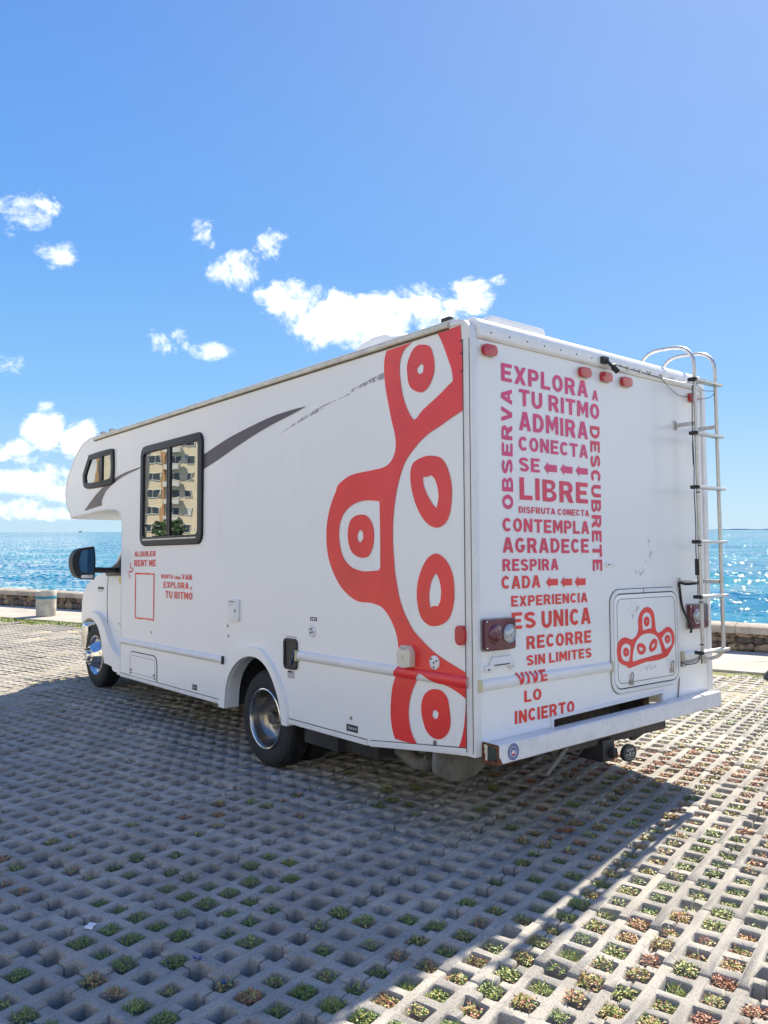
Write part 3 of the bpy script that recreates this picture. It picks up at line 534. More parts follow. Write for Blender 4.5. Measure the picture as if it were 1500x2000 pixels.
MB().tube([(-.010, 1.80, -.165), (-.012, 1.77, -.12), (-.010, 1.755, -.08), (-.01, 1.76, -.06)], .006, 6).build('cable', mat('blue cable', (0.05,0.10,0.25), .5), po)
MB().box(-.0015, -.0005, 1.76, 1.85, -.265, -.212).build('label_plate', M['greyp'], van); MB().box(-.0022, -.0016, 1.79, 1.845, -.226, -.214).build('print', M['text'], van)
MB().box(-.0015, -.0005, 1.735, 1.87, .022, .032).build('print', M['greyp'], van)
gc = MB(); gc.lathe([(0,.047),(-.006,.046),(-.008,.040),(-.004,.034),(-.012,.030),(-.014,0)], (0,1.537,.088), 'x', 24); gc = gc.build('filler_cap', M['wtrim'], van, smooth=True)
for k in range(4):
    a = k*math.pi/2+.5; MB().box(-.016, -.0135, 1.537+math.cos(a)*.016-.006, 1.537+math.cos(a)*.016+.006, .088+math.sin(a)*.016-.006, .088+math.sin(a)*.016+.006).build('screw', M['gasket'], gc)
MB().box(-.0018, -.0005, 1.485, 1.565, .155, .180).build('sticker', M['text'], van)
for i in range(3): MB().box(-.0024, -.0019, 1.498+i*.02, 1.510+i*.02, .160, .175).build('print', M['whitep'], van)
# power inlet and cable socket over the red emblem
ei = MB(); ei.prism(catmull([(.590,.03),(.588,-.052),(.545,-.062),(.475,-.052),(.472,.03),(.488,.048),(.500,.068),(.556,.068),(.570,.048)], 2, 30), -.050, -.0035, 'x'); ei = ei.build('power_inlet', M['cream'], van, bevel=.009, seg=3)
mb = MB()
for i in range(4): mb.box(-.053, -.049, .497+i*.015, .508+i*.015, .045, .062)
mb.build('hinge', M['greyp'], ei); MB().box(-.052, -.0495, .528, .540, -.015, .015).build('latch', M['yellowed'], ei)
cs = MB(); cs.lathe([(0,.040),(-.010,.039),(-.012,.034),(-.012,0)], (-.0035,.304,-.012), 'x', 20); cs = cs.build('cable_socket', M['wtrim'], van, smooth=True)
for dy, dz in ((.022,.02),(-.022,.012),(.0,-.028),(0,0)): MB().lathe([(0,.0065),(-.003,.005),(-.003,0)], (-.0156,.304+dy,-.012+dz), 'x', 8).build('screw', M['gasket'], cs)
def capsule(h, w, n=6): # rounded lamp outline, width w, height h
    return rrect(-w/2, w/2, -h/2, h/2, min(w, h)/2*.92, n)
sl = MB(); sl.prism([(p[0]+.081, p[1]+.158) for p in capsule(.108, .072)], -.030, -.0035, 'x'); sl.build('side_marker', M['lens'], van, bevel=.010, seg=3)
for y, w_, z_ in ((1.09, .12, -.505), (3.30, .085, -.505)):
    b0 = MB().box(-.0020, -.0006, y-w_/2, y+w_/2, z_-.022, z_+.022).build('sticker', M['text'], van)
    for i in range(4): MB().box(-.0026, -.0021, y-w_*.38+i*w_*.2, y-w_*.38+i*w_*.2+w_*.12, z_-.008, z_+.008).build('print', M['greyp'], b0)
for y, z_ in ((4.20, .02-.12), (1.10, -.44), (2.73, .05), (2.72, -.03)): MB().box(-.004, -.0005, y-.010, y+.010, z_-.012, z_+.010).build('fitting', M['steel'], van, bevel=.002)
for z_ in (1.62, 1.72, 1.79): MB().box(-.014, -.0105, .050, .075, z_, z_+.004).build('clip', M['black'], van)

# --- vinyl on the near side
D_ = D
big = [[catmull(D_['big'][0], 3, 52), catmull(D_['big'][1], 3, 38)]]
for g in D_['discs']: big.append([catmull(g[0], 3, 60), catmull(g[1], 3, 38)])
decal('emblem', big[:1], 'side', M['red'], van, .0034, belt_side, label='tall red looping band of the emblem')
for g in big[1:]: decal('emblem', [g], 'side', M['red'], van, .0034, belt_side, label='red ring with a pale centre')
decal('stripe', [[catmull(D_['sw1'], 2, 24)]], 'side', M['grey1'], van, .0030)
decal('stripe', [[catmull(D_['sw2'], 3, 50)]], 'side', M['grey2'], van, .0030)
decal('vinyl_residue', [[catmull(D_['old'], 2, 50)]], 'side', M['scrap'], van, .0012)
for t, y0, y1, z0, z1 in D_['words2']:
    decal('lettering', word(t, y0, y1, z0, z1), 'side', M['red'], van, label='red lettering reading %s' % t)
fr = D_['frame']; fr = [(fr[0][0], fr[0][1]), (fr[1][0], fr[1][1]-.005), (fr[2][0], fr[2][1]-.004), (fr[3][0], fr[3][1]+.004)]
def rough_rect(x0, x1, z0, z1, j):
    out = []
    for a, b in (((x0,z0),(x1,z0)), ((x1,z0),(x1,z1)), ((x1,z1),(x0,z1)), ((x0,z1),(x0,z0))):
        for i in range(6):
            t = i/6; out.append((a[0]+(b[0]-a[0])*t+random.uniform(-j, j), a[1]+(b[1]-a[1])*t+random.uniform(-j, j)))
    return out
decal('lettering', [[rough_rect(4.145, 4.592, .010, .452, .004), rough_rect(4.165, 4.572, .024, .438, .002)]], 'side', M['red'], van, label='thin red hand drawn frame')
sq = catmull(D_['squig'], 4, 170); sq = sq[:len(sq)-4]
mb = MB(); decal('lettering', [[spath(sq, .006, .006)]], 'side', M['red'], van, label='small red curly arrow')

# --- back wall
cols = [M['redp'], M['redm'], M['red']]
for t, x0, x1, z0, z1, c in D_['words']:
    if t == 'ES': z0, z1 = .176, .270
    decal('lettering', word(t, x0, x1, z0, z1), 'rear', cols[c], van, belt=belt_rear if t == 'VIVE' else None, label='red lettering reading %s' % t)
def rot_word(text, x0, x1, z0, z1, up, n=0):
    out = []
    L = z1-z0
    for grp in word(text, 0, L, 0, x1-x0):
        out.append([[((x1-p[1], z0+p[0]) if up else (x0+p[1], z1-p[0])) for p in c] for c in grp])
    return out
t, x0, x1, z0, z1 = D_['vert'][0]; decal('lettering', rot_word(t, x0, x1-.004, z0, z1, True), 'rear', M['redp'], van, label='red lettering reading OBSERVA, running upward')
t, x0, x1, z0, z1 = D_['vert'][1]; decal('lettering', rot_word(t, x0+.004, x1-.012, z0, z1, False), 'rear', M['redm'], van, label='red lettering reading DESCUBRETE, running downward')
for i, (x0, x1, z0, z1) in enumerate(D_['arrows']):
    zc = (z0+z1)/2; h = (z1-z0)/2; xm = x0+(x1-x0)*.33
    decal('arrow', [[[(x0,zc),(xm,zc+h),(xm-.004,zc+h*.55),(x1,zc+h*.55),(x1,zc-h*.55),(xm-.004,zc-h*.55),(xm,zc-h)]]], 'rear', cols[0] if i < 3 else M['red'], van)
# storage hatch
hf = MB(); hf.prism([rrect(1.238,2.040,-.293,.372,.095,7), rrect(1.262,2.016,-.268,.347,.075,7)], -.012, 0, 'y'); hf = hf.build('storage_hatch', M['wtrim'], van, bevel=.004)
mb = MB(); mb.prism(rrect(1.2618,2.0162,-.2682,.3472,.075,7), -.004, -.001, 'y'); mb.build('hatch_gap', M['gasket'], hf)
gapring(rrect(1.234,2.044,-.297,.376,.097,7), .004, -.0025, .002, 'y', hf, 'seam_line')
hd = MB(); hd.prism(rrect(1.269,2.009,-.260,.339,.068,7), -.0105, -.0045, 'y'); hd = hd.build('hatch_door', M['white'], hf, bevel=.003)
gapring(rrect(1.300,1.985,-.232,.312,.05,7), .0035, -.0115, .0009, 'y', hf, 'groove')
MB().box(1.60, 1.606, -.013, -.0122, .340, .372).build('seam', M['gasket'], hf)
for x, z_ in ((1.44, -.185), (1.925, -.150)):
    mb = MB(); mb.tube([(x-.014,-.016,z_-.045),(x-.014,-.022,z_+.008),(x,-.024,z_+.020),(x+.014,-.022,z_+.008),(x+.014,-.016,z_-.045)], .0035, 6, closed=False); mb.box(x-.022, x+.022, -.0175, -.0112, z_-.062, z_-.036)
    mb.build('latch', M['steel'], hf, smooth=True)
decal('emblem', [[catmull(p, 3, 42) for p in D_['logo']]], 'rear', M['red'], hf, .0128)
for g in D_['logop']: decal('emblem', [[catmull(g[0], 3, 60), catmull(g[1], 2, 40)]], 'rear', M['red'], hf, .0128)
decal('scuff', [[ellipse(1.50, .235, .10, .055)]], 'rear', M['scuff'], hf, .0118)
decal('scuff', [[ellipse(1.62, -.155, .14, .02)]], 'rear', M['scuff'], hf, .0118)
decal('scuff', [[catmull([(1.42,.50),(1.60,.46),(1.75,.60),(1.68,.75),(1.70,.60),(1.58,.51)], 3, 60)]], 'rear', M['scuff'], van, .0013)
# door lock, lamps
dl = MB(); dl.prism(rrect(1.205, 1.290, .520, .552, .015), -.010, 0, 'y'); dl = dl.build('lock_plate', M['wtrim'], van, bevel=.003)
MB().box(1.218, 1.236, -.0115, -.0102, .532, .538).build('keyhole', M['text'], dl)
for i, (x, z_) in enumerate(((.131,1.745),(1.002,1.744),(1.227,1.746),(1.450,1.744),(2.285,1.741))):
    lm = MB(); lm.prism([(p[0]+x, p[1]+z_) for p in rrect(-.062,.062,-.036,.036,.028)], -.006, 0, 'y'); lm = lm.build('marker_light', M['cream'], van, bevel=.002)
    g = MB(); g.prism([(p[0]+x, p[1]+z_) for p in rrect(-.055,.055,-.031,.031,.026)], -.032, -.006, 'y'); g.build('lens', M['lens'], lm, bevel=.010, seg=3)
def tail(x0, x1, z0, z1, rx, side):
    o = MB(); o.prism(rrect(x0-.006, x1+.006, z0-.006, z1+.006, .022), -.010, 0, 'y'); o = o.build('tail_light', M['greyp'], van, bevel=.003)
    l = MB(); l.prism(rrect(x0, x1, z0, z1, .018), -.034, -.010, 'y'); l.build('lens', M['lensd'], o, bevel=.008, seg=3)
    zc = (z0+z1)/2; xc = x0+.082
    b_ = MB(); b_.lathe([(-.034,.058),(-.040,.052),(-.044,.035),(-.046,0)], (xc, 0, zc), 'y', 24); b_.build('brake_lens', M['lensd'], o, smooth=True)
    c = MB(); c.lathe([(-.0335,.052),(-.042,.052),(-.046,.047),(-.040,.043),(-.047,.030),(-.052,.016),(-.054,0)], (rx, 0, zc), 'y', 28); c.build('reversing_lens', M['clear'], o, smooth=True)
    for sx_, sz_ in ((x0+.013, z0+.014), (x0+.013, z1-.014)): MB().lathe([(-.034,.006),(-.038,.005),(-.039,0)], (sx_, 0, sz_), 'y', 8).build('screw', M['chrome'], o)
tail(.054, .300, .074, .246, .246, 0); tail(2.140, 2.390, .072, .246, .228+2.0, 1)
# number plate lamp / bracket under the left tail light
pb = MB(); pb.prism([(.075,-.045),(.075,-.012),(.110,-.010),(.135,.035),(.285,.035),(.310,-.005),(.310,-.045),(.28,-.045),(.27,-.022),(.14,-.022),(.125,-.045)], -.018, 0, 'y'); pb = pb.build('plate_bracket', M['wtrim'], van, bevel=.004)
MB().box(.140, .262, -.022, -.0185, -.012, -.006).build('slot', M['gasket'], pb); MB().box(.088, .106, -.0192, -.0182, -.034, -.026).build('print', M['text'], pb); MB().box(.278, .300, -.0192, -.0182, -.028, -.020).build('print', M['greyp'], pb)
# --- bumper
bx0, bx1, by0, by1, bz0, bz1 = .052, 2.372, -.122, -.006, -.520, -.415
def bz(x): return .016*(x/2.4)
pr = [(by0,bz1-.006),(by0+.006,bz1),(by1,bz1-.012),(by1,bz1-.018),(by0+.012,bz1-.008),(by0+.008,bz1-.014),(by0+.008,bz0+.012),(by0+.014,bz0+.008),(by1,bz0+.006),(by1,bz0),(by0+.006,bz0),(by0,bz0+.006)]
pr2 = []
bu = MB(); bu.loft([[(x, p[0], p[1]+.044*(x/2.4)) for p in pr] for x in (bx0, .6, 1.2, 1.8, bx1)], cap=False)
bu = bu.build('rear_bumper', M['bumper'], van, smooth=True, ang=30)
MB().box(bx0+.02, bx1-.002, by1-.004, by1, bz0+.05, bz1-.02).build('back_plate', M['bumper'], bu)
MB().box(bx1-.003, bx1+.001, by0, by1, bz0+.043, bz1+.043).build('end_plate', M['bumper'], bu, bevel=.002)
er = [(by0-.001,bz1-.004),(by1,bz1+.002),(by1,bz0),(by0-.001,bz0)]
jag = [(y, z_) for y, z_ in rough_rect(by0+.012, by1-.012, bz0+.014, bz1-.012, .006)]
mb = MB(); mb.prism([[(by0-.0012,bz0-.001),(by0-.0012,bz1-.004),(by0+.004,bz1+.001),(by1,bz1+.003),(by1,bz0-.001)], jag], bx0-.003, bx0+.004, 'x'); mb.build('rusty_end', M['rust'], bu)
MB().box(bx0+.002, bx0+.012, by1-.030, by1+.001, bz0, bz1+.002).build('end_flange', M['cream'], bu)
mb = MB(); mb.lathe([(0,.046),(-.003,.043),(-.004,0)], (bx0+.012,(by0+by1)/2,(bz0+bz1)/2), 'x', 20); mb.build('end_disc', mat('old green rubber', (.05,.075,.07), .6, var=.4, vscale=30), bu)
decal('rust_patch', [[[(.054+.0,bz0+.002),(.054,bz0+.04),(.060,bz0+.045),(.063,bz0+.03),(.070,bz0+.038),(.072,bz0+.022),(.080,bz0+.015),(.078,bz0+.003)]]], 'rear', M['rust'], bu, -by0+.001)
def disc_decal(x, z_, r0, r1, m, off, n=28):
    g = [ellipse(x, z_, r1, r1, n)]
    if r0: g.append(ellipse(x, z_, r0, r0, n))
    return decal('sticker', [g], 'rear', m, bu, -by0+off)
xs_, zs_ = .168, -.463
disc_decal(xs_, zs_, 0, .047, M['whitep'], .0008); disc_decal(xs_, zs_, .028, .045, M['blue'], .0014); disc_decal(xs_, zs_, 0, .024, M['blue'], .0014)
for i in range(18):
    a = i*math.tau/18; c, s_ = math.cos(a), math.sin(a)
    decal('print', [[[(xs_+c*.034-s_*.002, zs_+s_*.034+c*.002), (xs_+c*.034+s_*.002, zs_+s_*.034-c*.002), (xs_+c*.040+s_*.002, zs_+s_*.040-c*.002), (xs_+c*.040-s_*.002, zs_+s_*.040+c*.002)]]], 'rear', M['whitep'], bu, -by0+.0020)
decal('print', [[[(xs_-.017,zs_-.014),(xs_-.013,zs_+.010),(xs_-.009,zs_-.002),(xs_-.005,zs_+.018),(xs_,zs_+.002),(xs_+.005,zs_+.018),(xs_+.009,zs_-.002),(xs_+.013,zs_+.010),(xs_+.017,zs_-.014)]]], 'rear', M['whitep'], bu, -by0+.0020)
decal('print', [[[(xs_-.012,zs_-.013),(xs_-.008,zs_-.004),(xs_,zs_-.009),(xs_+.008,zs_-.004),(xs_+.012,zs_-.013),(xs_,zs_-.019)]]], 'rear', M['red'], bu, -by0+.0026)
for x, z_, w_, h_ in ((1.02,-.432,.003,.012),(.55,-.496,.003,.010),(1.62,-.420,.004,.010)): decal('scratch', [[[(x,z_),(x+w_,z_),(x+w_*.6,z_+h_),(x-.001,z_+h_)]]], 'rear', M['text'], bu, -by0+.001)
# --- underbody: frame rails, hitch, cover, stay
MB().box(.55, .62, .16, 3.0, -.60, -.38).build('frame_rail', M['blackm'], van, bevel=.005); MB().box(1.84, 1.91, .16, 3.0, -.56, -.34).build('frame_rail', M['blackm'], van, bevel=.005)
mb = MB(); mb.box(.56, 1.74, -.07, -.005, -.560, -.500)
hb = mb.build('hitch_beam', M['blackm'], van, bevel=.006)
mb = MB(); mb.box(1.00, 1.12, -.10, .30, -.66, -.53); mb.box(1.06, 1.10, -.135, .2, -.64, -.58); mb.build('hitch_receiver', M['black'], hb, bevel=.006)
mb = MB(); mb.prism(ellipse(1.185, -.618, .070, .052, 22), -.165, -.140, 'y'); hc = mb.build('hitch_cover', M['black'], hb, bevel=.006)
decal('lettering', word('REMIS', 1.150, 1.222, -.607, -.590), 'rear', M['greyp'], hb, .1658)
decal('print', [[[(1.135,-.622),(1.165,-.622),(1.165,-.628),(1.135,-.628)]], [[(1.205,-.620),(1.235,-.618),(1.235,-.624),(1.205,-.626)]], [[(1.140,-.636),(1.165,-.637),(1.165,-.642),(1.140,-.641)]], [[(1.205,-.634),(1.228,-.632),(1.228,-.637),(1.205,-.639)]], [[(1.177,-.640),(1.177,-.612),(1.192,-.612),(1.192,-.640)]], [[(1.155,-.652),(1.215,-.650),(1.215,-.653),(1.155,-.655)]]], 'rear', M['greyp'], hb, .1658)
mb = MB(); mb.tube([(1.40,-.03,-.53),(1.47,.02,-.60),(1.50,.02,-.605),(1.72,-.02,-.52),(1.78,-.02,-.49)], .014, 8); mb.tube([(1.43,-.01,-.52),(1.49,.02,-.59)], .016, 8); mb.build('tow_stay', M['black'], hb, smooth=True)
mb = MB(); mb.box(.62, .66, -.05, -.02, -.60, -.50); mb.prism([(.66,-.515),(.69,-.53),(.50,-.655),(.475,-.645)], -.09, -.075, 'y'); mb.build('steadying_strut', M['greytank'], hb, bevel=.003)
mb = MB(); mb.tube([(.75,-.05,-.56),(.80,-.06,-.585),(.86,-.05,-.56)], .012, 8); mb.build('tow_loop', M['blackm'], hb, smooth=True)
mb = MB(); mb.prism(catmull([(.0,-.45),(.42,-.45),(.44,-.60),(.36,-.672),(.24,-.705),(.12,-.695),(.03,-.655),(-.01,-.62)], 3, 60), .300, .330, 'y'); mb.build('mud_flap', M['greytank'], van, bevel=.008)
mb = MB(); mb.box(.10, .55, .95, 1.45, -.70, -.35); mb.build('waste_tank', M['under'], van, bevel=.03)
mb = MB(); mb.tube([(.15,.80,-.60),(.16,.66,-.66),(.18,.58,-.66),(.15,.50,-.60)], .045, 10); mb.build('drain_hose', M['greytank'], van, smooth=True)
mb = MB(); mb.box(.04, .34, 1.30, 1.70, -.70, -.40); mb.build('step_box', M['under'], van, bevel=.01)
for a, b, c, d in ((.62,2.36,.75,1.72),(.60,2.36,2.85,4.75)): MB().box(a, b, c, d, -.74, -.30).build('bounce_block', M['under'], van, bevel=.02)  # unseen dark boxes added to cut bounce light under the van
mb = MB(); mb.lathe([(0,.07),(.0,.09),(1.7,.09),(1.7,.07)], (.37,2.245,-.61), 'x', 16); mb.build('rear_axle', M['under'], van)

# --- wheels
TR = .355
def wheel_parts(front, sgn, root):
    tw = .215; pr = [(0.012,.222),(0.004,.235),(0.0,.262),(.002,.305),(.010,.332),(.024,.349),(.045,TR),(tw-.045,TR),(tw-.024,.349),(tw-.010,.332),(tw,.29),(tw,.24),(tw-.01,.222)]
    mb = MB(); mb.lathe([(sgn*a, r_) for a, r_ in pr], (0,0,0), 'x', 48)
    for k in range(48):     # tread blocks
        a0 = math.tau*k/48
        for j in range(4):
            xa = sgn*(.040+j*.036); xb = sgn*(.040+j*.036+.029); a1 = a0+(.02 if j % 2 else 0)
            vs = [(x, (TR+h)*math.cos(a), (TR+h)*math.sin(a)) for x in (xa, xb) for a in (a1, a1+.095) for h in (-.004, .006)]
            mb.add(vs, [(0,1,3,2),(4,6,7,5),(0,4,5,1),(2,3,7,6),(1,5,7,3)])
    mb.build('tyre', M['rubber'], root, smooth=True, ang=30)
    mb = MB(); mb.lathe([(sgn*a, r_) for a, r_ in ((.003,.2635),(.0015,.2655),(.003,.2675))], (0,0,0), 'x', 48); mb.build('sidewall_ring', M['under'], root)
    if front: pr = [(.016,.226),(.004,.224),(.002,.214),(.012,.204),(.030,.196),(.040,.180),(.030,.165),(-.010,.140),(-.050,.112),(-.066,.104),(-.070,.096),(-.070,.060),(-.074,.056),(-.098,.052),(-.104,.044),(-.104,0)]
    else: pr = [(.016,.226),(.002,.224),(.0,.214),(.008,.205),(.020,.200),(.060,.194),(.100,.178),(.122,.150),(.130,.120),(.130,.062),(.120,.056),(.062,.050),(.052,.044),(.052,.024),(.058,.022),(.058,0)]
    mb = MB(); mb.lathe([(sgn*a, r_) for a, r_ in pr], (0,0,0), 'x', 48); mb.build('rim', M['chrome' if front else 'rimsteel'], root, smooth=True, ang=50)
    if not front: MB().lathe([(sgn*a, r_) for a, r_ in ((.010,.228),(-.002,.226),(-.005,.220),(-.003,.212),(.006,.208))], (0,0,0), 'x', 48).build('trim_ring', M['chrome'], root, smooth=True)
    n = 8
    for k in range(n):
        a = math.tau*k/n+.2; rr = .083 if front else .086; xx = -.070 if front else .128
        mb = MB(); mb.lathe([(sgn*xx,.010),(sgn*(xx-.022),.010),(sgn*(xx-.026),.006),(sgn*(xx-.040),.0045),(sgn*(xx-.041),0)], (0, rr*math.cos(a), rr*math.sin(a)), 'x', 6); mb.build('lug_nut', M['steel'], root)
def wheel(front, sgn, x, y, z_):
    r_ = thing('wheel'); r_.parent = van; r_.location = (x, y, z_)
    wheel_parts(front, sgn, r_); return r_
wz = -.628; fz = -.520
wheel(False, 1, .05, 2.245, wz+.008)
w2 = thing('wheel'); w2.parent = van; w2.location = (.31, 2.245, wz+.008); mb = MB(); mb.lathe([(a, r_) for a, r_ in ((.01,.20),(0,.26),(.014,.322),(.05,TR),(.165,TR),(.2,.322),(.215,.26),(.2,.20))], (0,0,0), 'x', 32); mb.build('tyre', M['rubber'], w2, smooth=True)
wheel(False, -1, WD-.05, 2.245, wz+.058)
wheel(True, 1, .205, 6.21, fz+.014); wheel(True, -1, WD-.205, 6.21, fz+.050)

# --- cab
CW = .215
prof = [(4.90,-.30),(4.90,.56),(5.5,.50),(5.87,.455),(6.2,.405),(6.45,.325),(6.56,.265),(6.64,.195),(6.69,.09),(6.70,-.10),(6.69,-.17),(6.64,-.15),(6.58,-.12),(6.48,-.10),(6.30,-.085),(6.08,-.12),(5.93,-.21),(5.86,-.33),(5.83,-.45),(5.6,-.50),(4.90,-.50)]
cab = MB().prism(prof, CW, .50, 'x').build('cab', M['white'], van, bevel=.035, seg=4, ang=40)
MB().prism(prof, WD-.50, WD-CW, 'x').build('wing', M['white'], cab, bevel=.035, seg=4, ang=40)
# bonnet, rounded over and narrowing forward
rings = []
for y, hw, zt, zb in ((5.2,.98,.60,-.2),(5.85,.97,.57,-.2),(6.2,.92,.50,-.15),(6.55,.86,.41,-.1),(6.80,.80,.30,-.1),(6.98,.74,.16,-.12),(7.06,.70,.02,-.15)):
    rings.append([(WD/2+hw*(abs(math.cos(a))**.5)*(1 if math.cos(a) > 0 else -1), y, (zt+zb)/2+(zt-zb)/2*(abs(math.sin(a))**.6)*(1 if math.sin(a) > 0 else -1)) for a in [math.tau*k/28 for k in range(28)]])
MB().loft(rings).build('bonnet', M['white'], cab, smooth=True, ang=60)
mb = MB(); mb.box(.5, WD-.5, 4.95, 6.6, -.45, .3); mb.box(.44, WD-.44, 6.0, 6.7, -.40, .2); mb.build('engine_bay', M['under'], cab)
# windscreen pillars and side glass
gl = [(4.92,.52),(5.86,.46),(5.80,.54),(5.66,.66),(5.50,.80),(5.35,.94),(5.22,1.06),(4.92,1.09)]
mb = MB(); mb.prism(gl, .30, .33, 'x'); mb.prism(gl, WD-.33, WD-.30, 'x'); mb.build('side_window', M['black'], cab)
for xo in (.305, WD-.305): MB().tube([(xo, p[0]+.02, p[1]+.015) for p in gl[1:7]], .022, 8).build('windscreen_pillar', M['white'], cab, smooth=True)
mb = MB(); mb.prism([(p[0], p[1]) for p in (gl[1:7]+[(5.18,1.04),(5.46,.78),(5.75,.52)])], .34, WD-.34, 'x'); mb.build('windscreen', M['glass'], cab)
fl = catmull([(6.52,-.075),(6.44,-.030),(6.30,-.008),(6.10,-.03),(5.945,-.105),(5.84,-.20),(5.76,-.29),(5.655,-.365),(5.50,-.435),(5.30,-.455),(4.945,-.46),(4.945,-.632),(5.376,-.618),(5.60,-.606),(5.645,-.565),(5.86,-.548),(5.90,-.45),(5.94,-.345),(6.02,-.215),(6.135,-.125),(6.30,-.085),(6.43,-.10),(6.50,-.135)], 3, 48)
fl = [(p[0]-.075*max(0, min(1, (p[0]-5.0)/.5)), p[1]) for p in fl]
for xa, xb in ((.150, .225), (WD-.225, WD-.150)): MB().prism(fl, xa, xb, 'x').build('wing_flare', M['white'], cab, bevel=.014, seg=3)
mb = MB(); mb.box(.16, .35, 4.945, 5.45, -.64, -.60); mb.build('cab_step', M['wtrim'], cab, bevel=.008)
MB().tube([(CW-.002, p[0], p[1]) for p in ((5.86,.43),(5.885,.25),(5.885,.1),(5.87,-.05),(5.84,-.19))], .003, 4).build('door_seam', M['gasket'], cab)
mb = MB(); mb.prism([(5.56,-.10),(5.30,-.13),(5.20,-.15),(5.20,-.19),(5.34,-.165),(5.48,-.13)], CW-.003, CW-.001, 'x'); mb.build('stripe', M['grey1'], cab)
mb = MB(); mb.prism(ellipse(5.50, .36, .05, .045, 12), CW-.004, CW-.001, 'x'); mb.build('sticker', M['yell'], cab)
for i in range(4): MB().box(CW-.003, CW-.001, 6.00+i*.045, 6.030+i*.045, .245, .275).build('badge', M['text'], cab)
MB().box(CW-.003, CW-.001, 6.03, 6.16, .222, .232).build('badge', M['steel'], cab)
mb = MB(); mb.box(.325, WD-.325, 6.86, 7.04, -.50, -.19); mb.build('front_bumper', M['chrome'], cab, bevel=.055, seg=4)
# door mirror
mr = MB(); mr.prism(catmull([(-.235,.700),(-.100,.722),(-.085,.60),(-.088,.46),(-.095,.372),(-.19,.378),(-.27,.405),(-.315,.48),(-.325,.59),(-.29,.67)], 3, 60), 5.44, 5.56, 'y'); mr = mr.build('door_mirror', M['frame'], van, bevel=.03, seg=3)
mb = MB(); mb.prism(catmull([(-.232,.680),(-.112,.695),(-.104,.60),(-.108,.440),(-.245,.450),(-.262,.55)], 3, 60), 5.434, 5.4395, 'y'); mb.build('mirror_glass', mat('mirror glass', (.05,.13,.24), .03, 1.0), mr)
mb = MB(); mb.prism(rrect(-.235,-.110,.388,.425,.012), 5.432, 5.4395, 'y'); mb.build('spot_mirror', mat('spot mirror', (.8,.8,.8), .15, .7), mr, bevel=.002)
mb = MB(); mb.tube([(-.10,5.47,.475),(.04,5.47,.47),(.18,5.50,.47),(.30,5.56,.47)], .030, 10); mb.build('mirror_arm', M['black'], mr, smooth=True)
mb = MB(); mb.prism([(5.42,.58),(5.86,.455),(5.84,.40),(5.42,.41)], .17, .32, 'x'); mb.build('mirror_base', M['black'], mr, bevel=.02)

# --- roof kit
mb = MB()
dr = []
for y, h in ((1.13,.20),(1.20,.265),(1.36,.29),(1.42,.325),(1.55,.335),(1.70,.31),(1.82,.25),(1.92,.15),(1.97,.05)):
    dr.append([(.90+.34*c*(.85 if i in (2,3) else 1), y, 1.945+(h if s_ else 0)*(.86 if i in (1,4) else 1)) for i, (c, s_) in enumerate(((-1,0),(-1,1),(-.7,1),(.7,1),(1,1),(1,0)))])
ac = mb.loft(dr).build('air_conditioner', M['wtrim'], van, bevel=.02, seg=2)
for i in range(4): MB().box(.545, .556, 1.25+i*.035, 1.27+i*.035, 2.05, 2.14).build('louvre', M['gasket'], ac)
mb = MB(); mb.prism([(.66,2.07),(.66,2.145),(.68,2.165),(1.19,2.165),(1.21,2.145),(1.21,2.07)], .46, .96, 'y'); rv = mb.build('roof_vent', M['wtrim'], van, bevel=.012)
MB().box(.668, 1.20, .49, .93, 1.925, 2.075).build('vent_base', M['under'], rv)
for y in (5.6, 5.35): MB().box(.03, .07, y, y+.08, 1.95, 1.975).build('roof_clip', M['steel'], van, bevel=.004)
MB().box(.012, .05, .18, .25, 1.94, 1.965).build('roof_clip', M['black'], van, bevel=.005)

# --- ladder
LY = -.16; XL, XR = 2.062, 2.345
lad = thing('ladder'); lad.parent = van
def rail_pts(x, sgn):
    p = [(x-.02 if sgn > 0 else x, .27, 1.945), (x, .25, 2.03), (x, .20, 2.072), (x, .13, 2.085), (x, .0, 2.078), (x, -.08, 2.060), (x, -.125, 2.025), (x, LY+.004, 1.975), (x, LY, 1.90), (x+.006, LY, .9), (x+.014, LY, -.05)]
    return p
def rounded(pts, n=5):
    P = [Vector(p) for p in pts]; out = [P[0]]
    for i in range(1, len(P)-1):
        a = P[i]+(P[i-1]-P[i])*min(.5, .03/max(1e-6, (P[i-1]-P[i]).length)); b = P[i]+(P[i+1]-P[i])*min(.5, .03/max(1e-6, (P[i+1]-P[i]).length))
        out += [a, (a+b)/4+P[i]/2, b]
    return out+[P[-1]]
MB().tube(rounded(rail_pts(XL, 1)+[(XL+.012, LY+.01, -.10), (XL+.02, LY+.06, -.135), (XL+.01, -.02, -.155)]), .0135, 12).build('rail', M['alu'], lad, smooth=True)
MB().tube(rounded(rail_pts(XR, -1)+[(XR+.010, LY+.01, -.10), (XR-.01, LY+.05, -.135), (XR+.0, -.03, -.150)]), .0135, 12).build('rail', M['alu'], lad, smooth=True)
for i, z_ in enumerate((1.82, 1.443, 1.066, .687, .308, -.072)):
    y0_ = LY-.028
    rg = MB(); rg.box(XL-.02, XR+.055, y0_, LY+.030, z_-.010, z_+.010); rg = rg.build('rung', M['alu'], lad, bevel=.003)
    MB().box(XL-.042, XL-.018, y0_-.004, LY+.034, z_-.014, z_+.012).build('rung_cap', M['black'], lad, bevel=.008, seg=3)
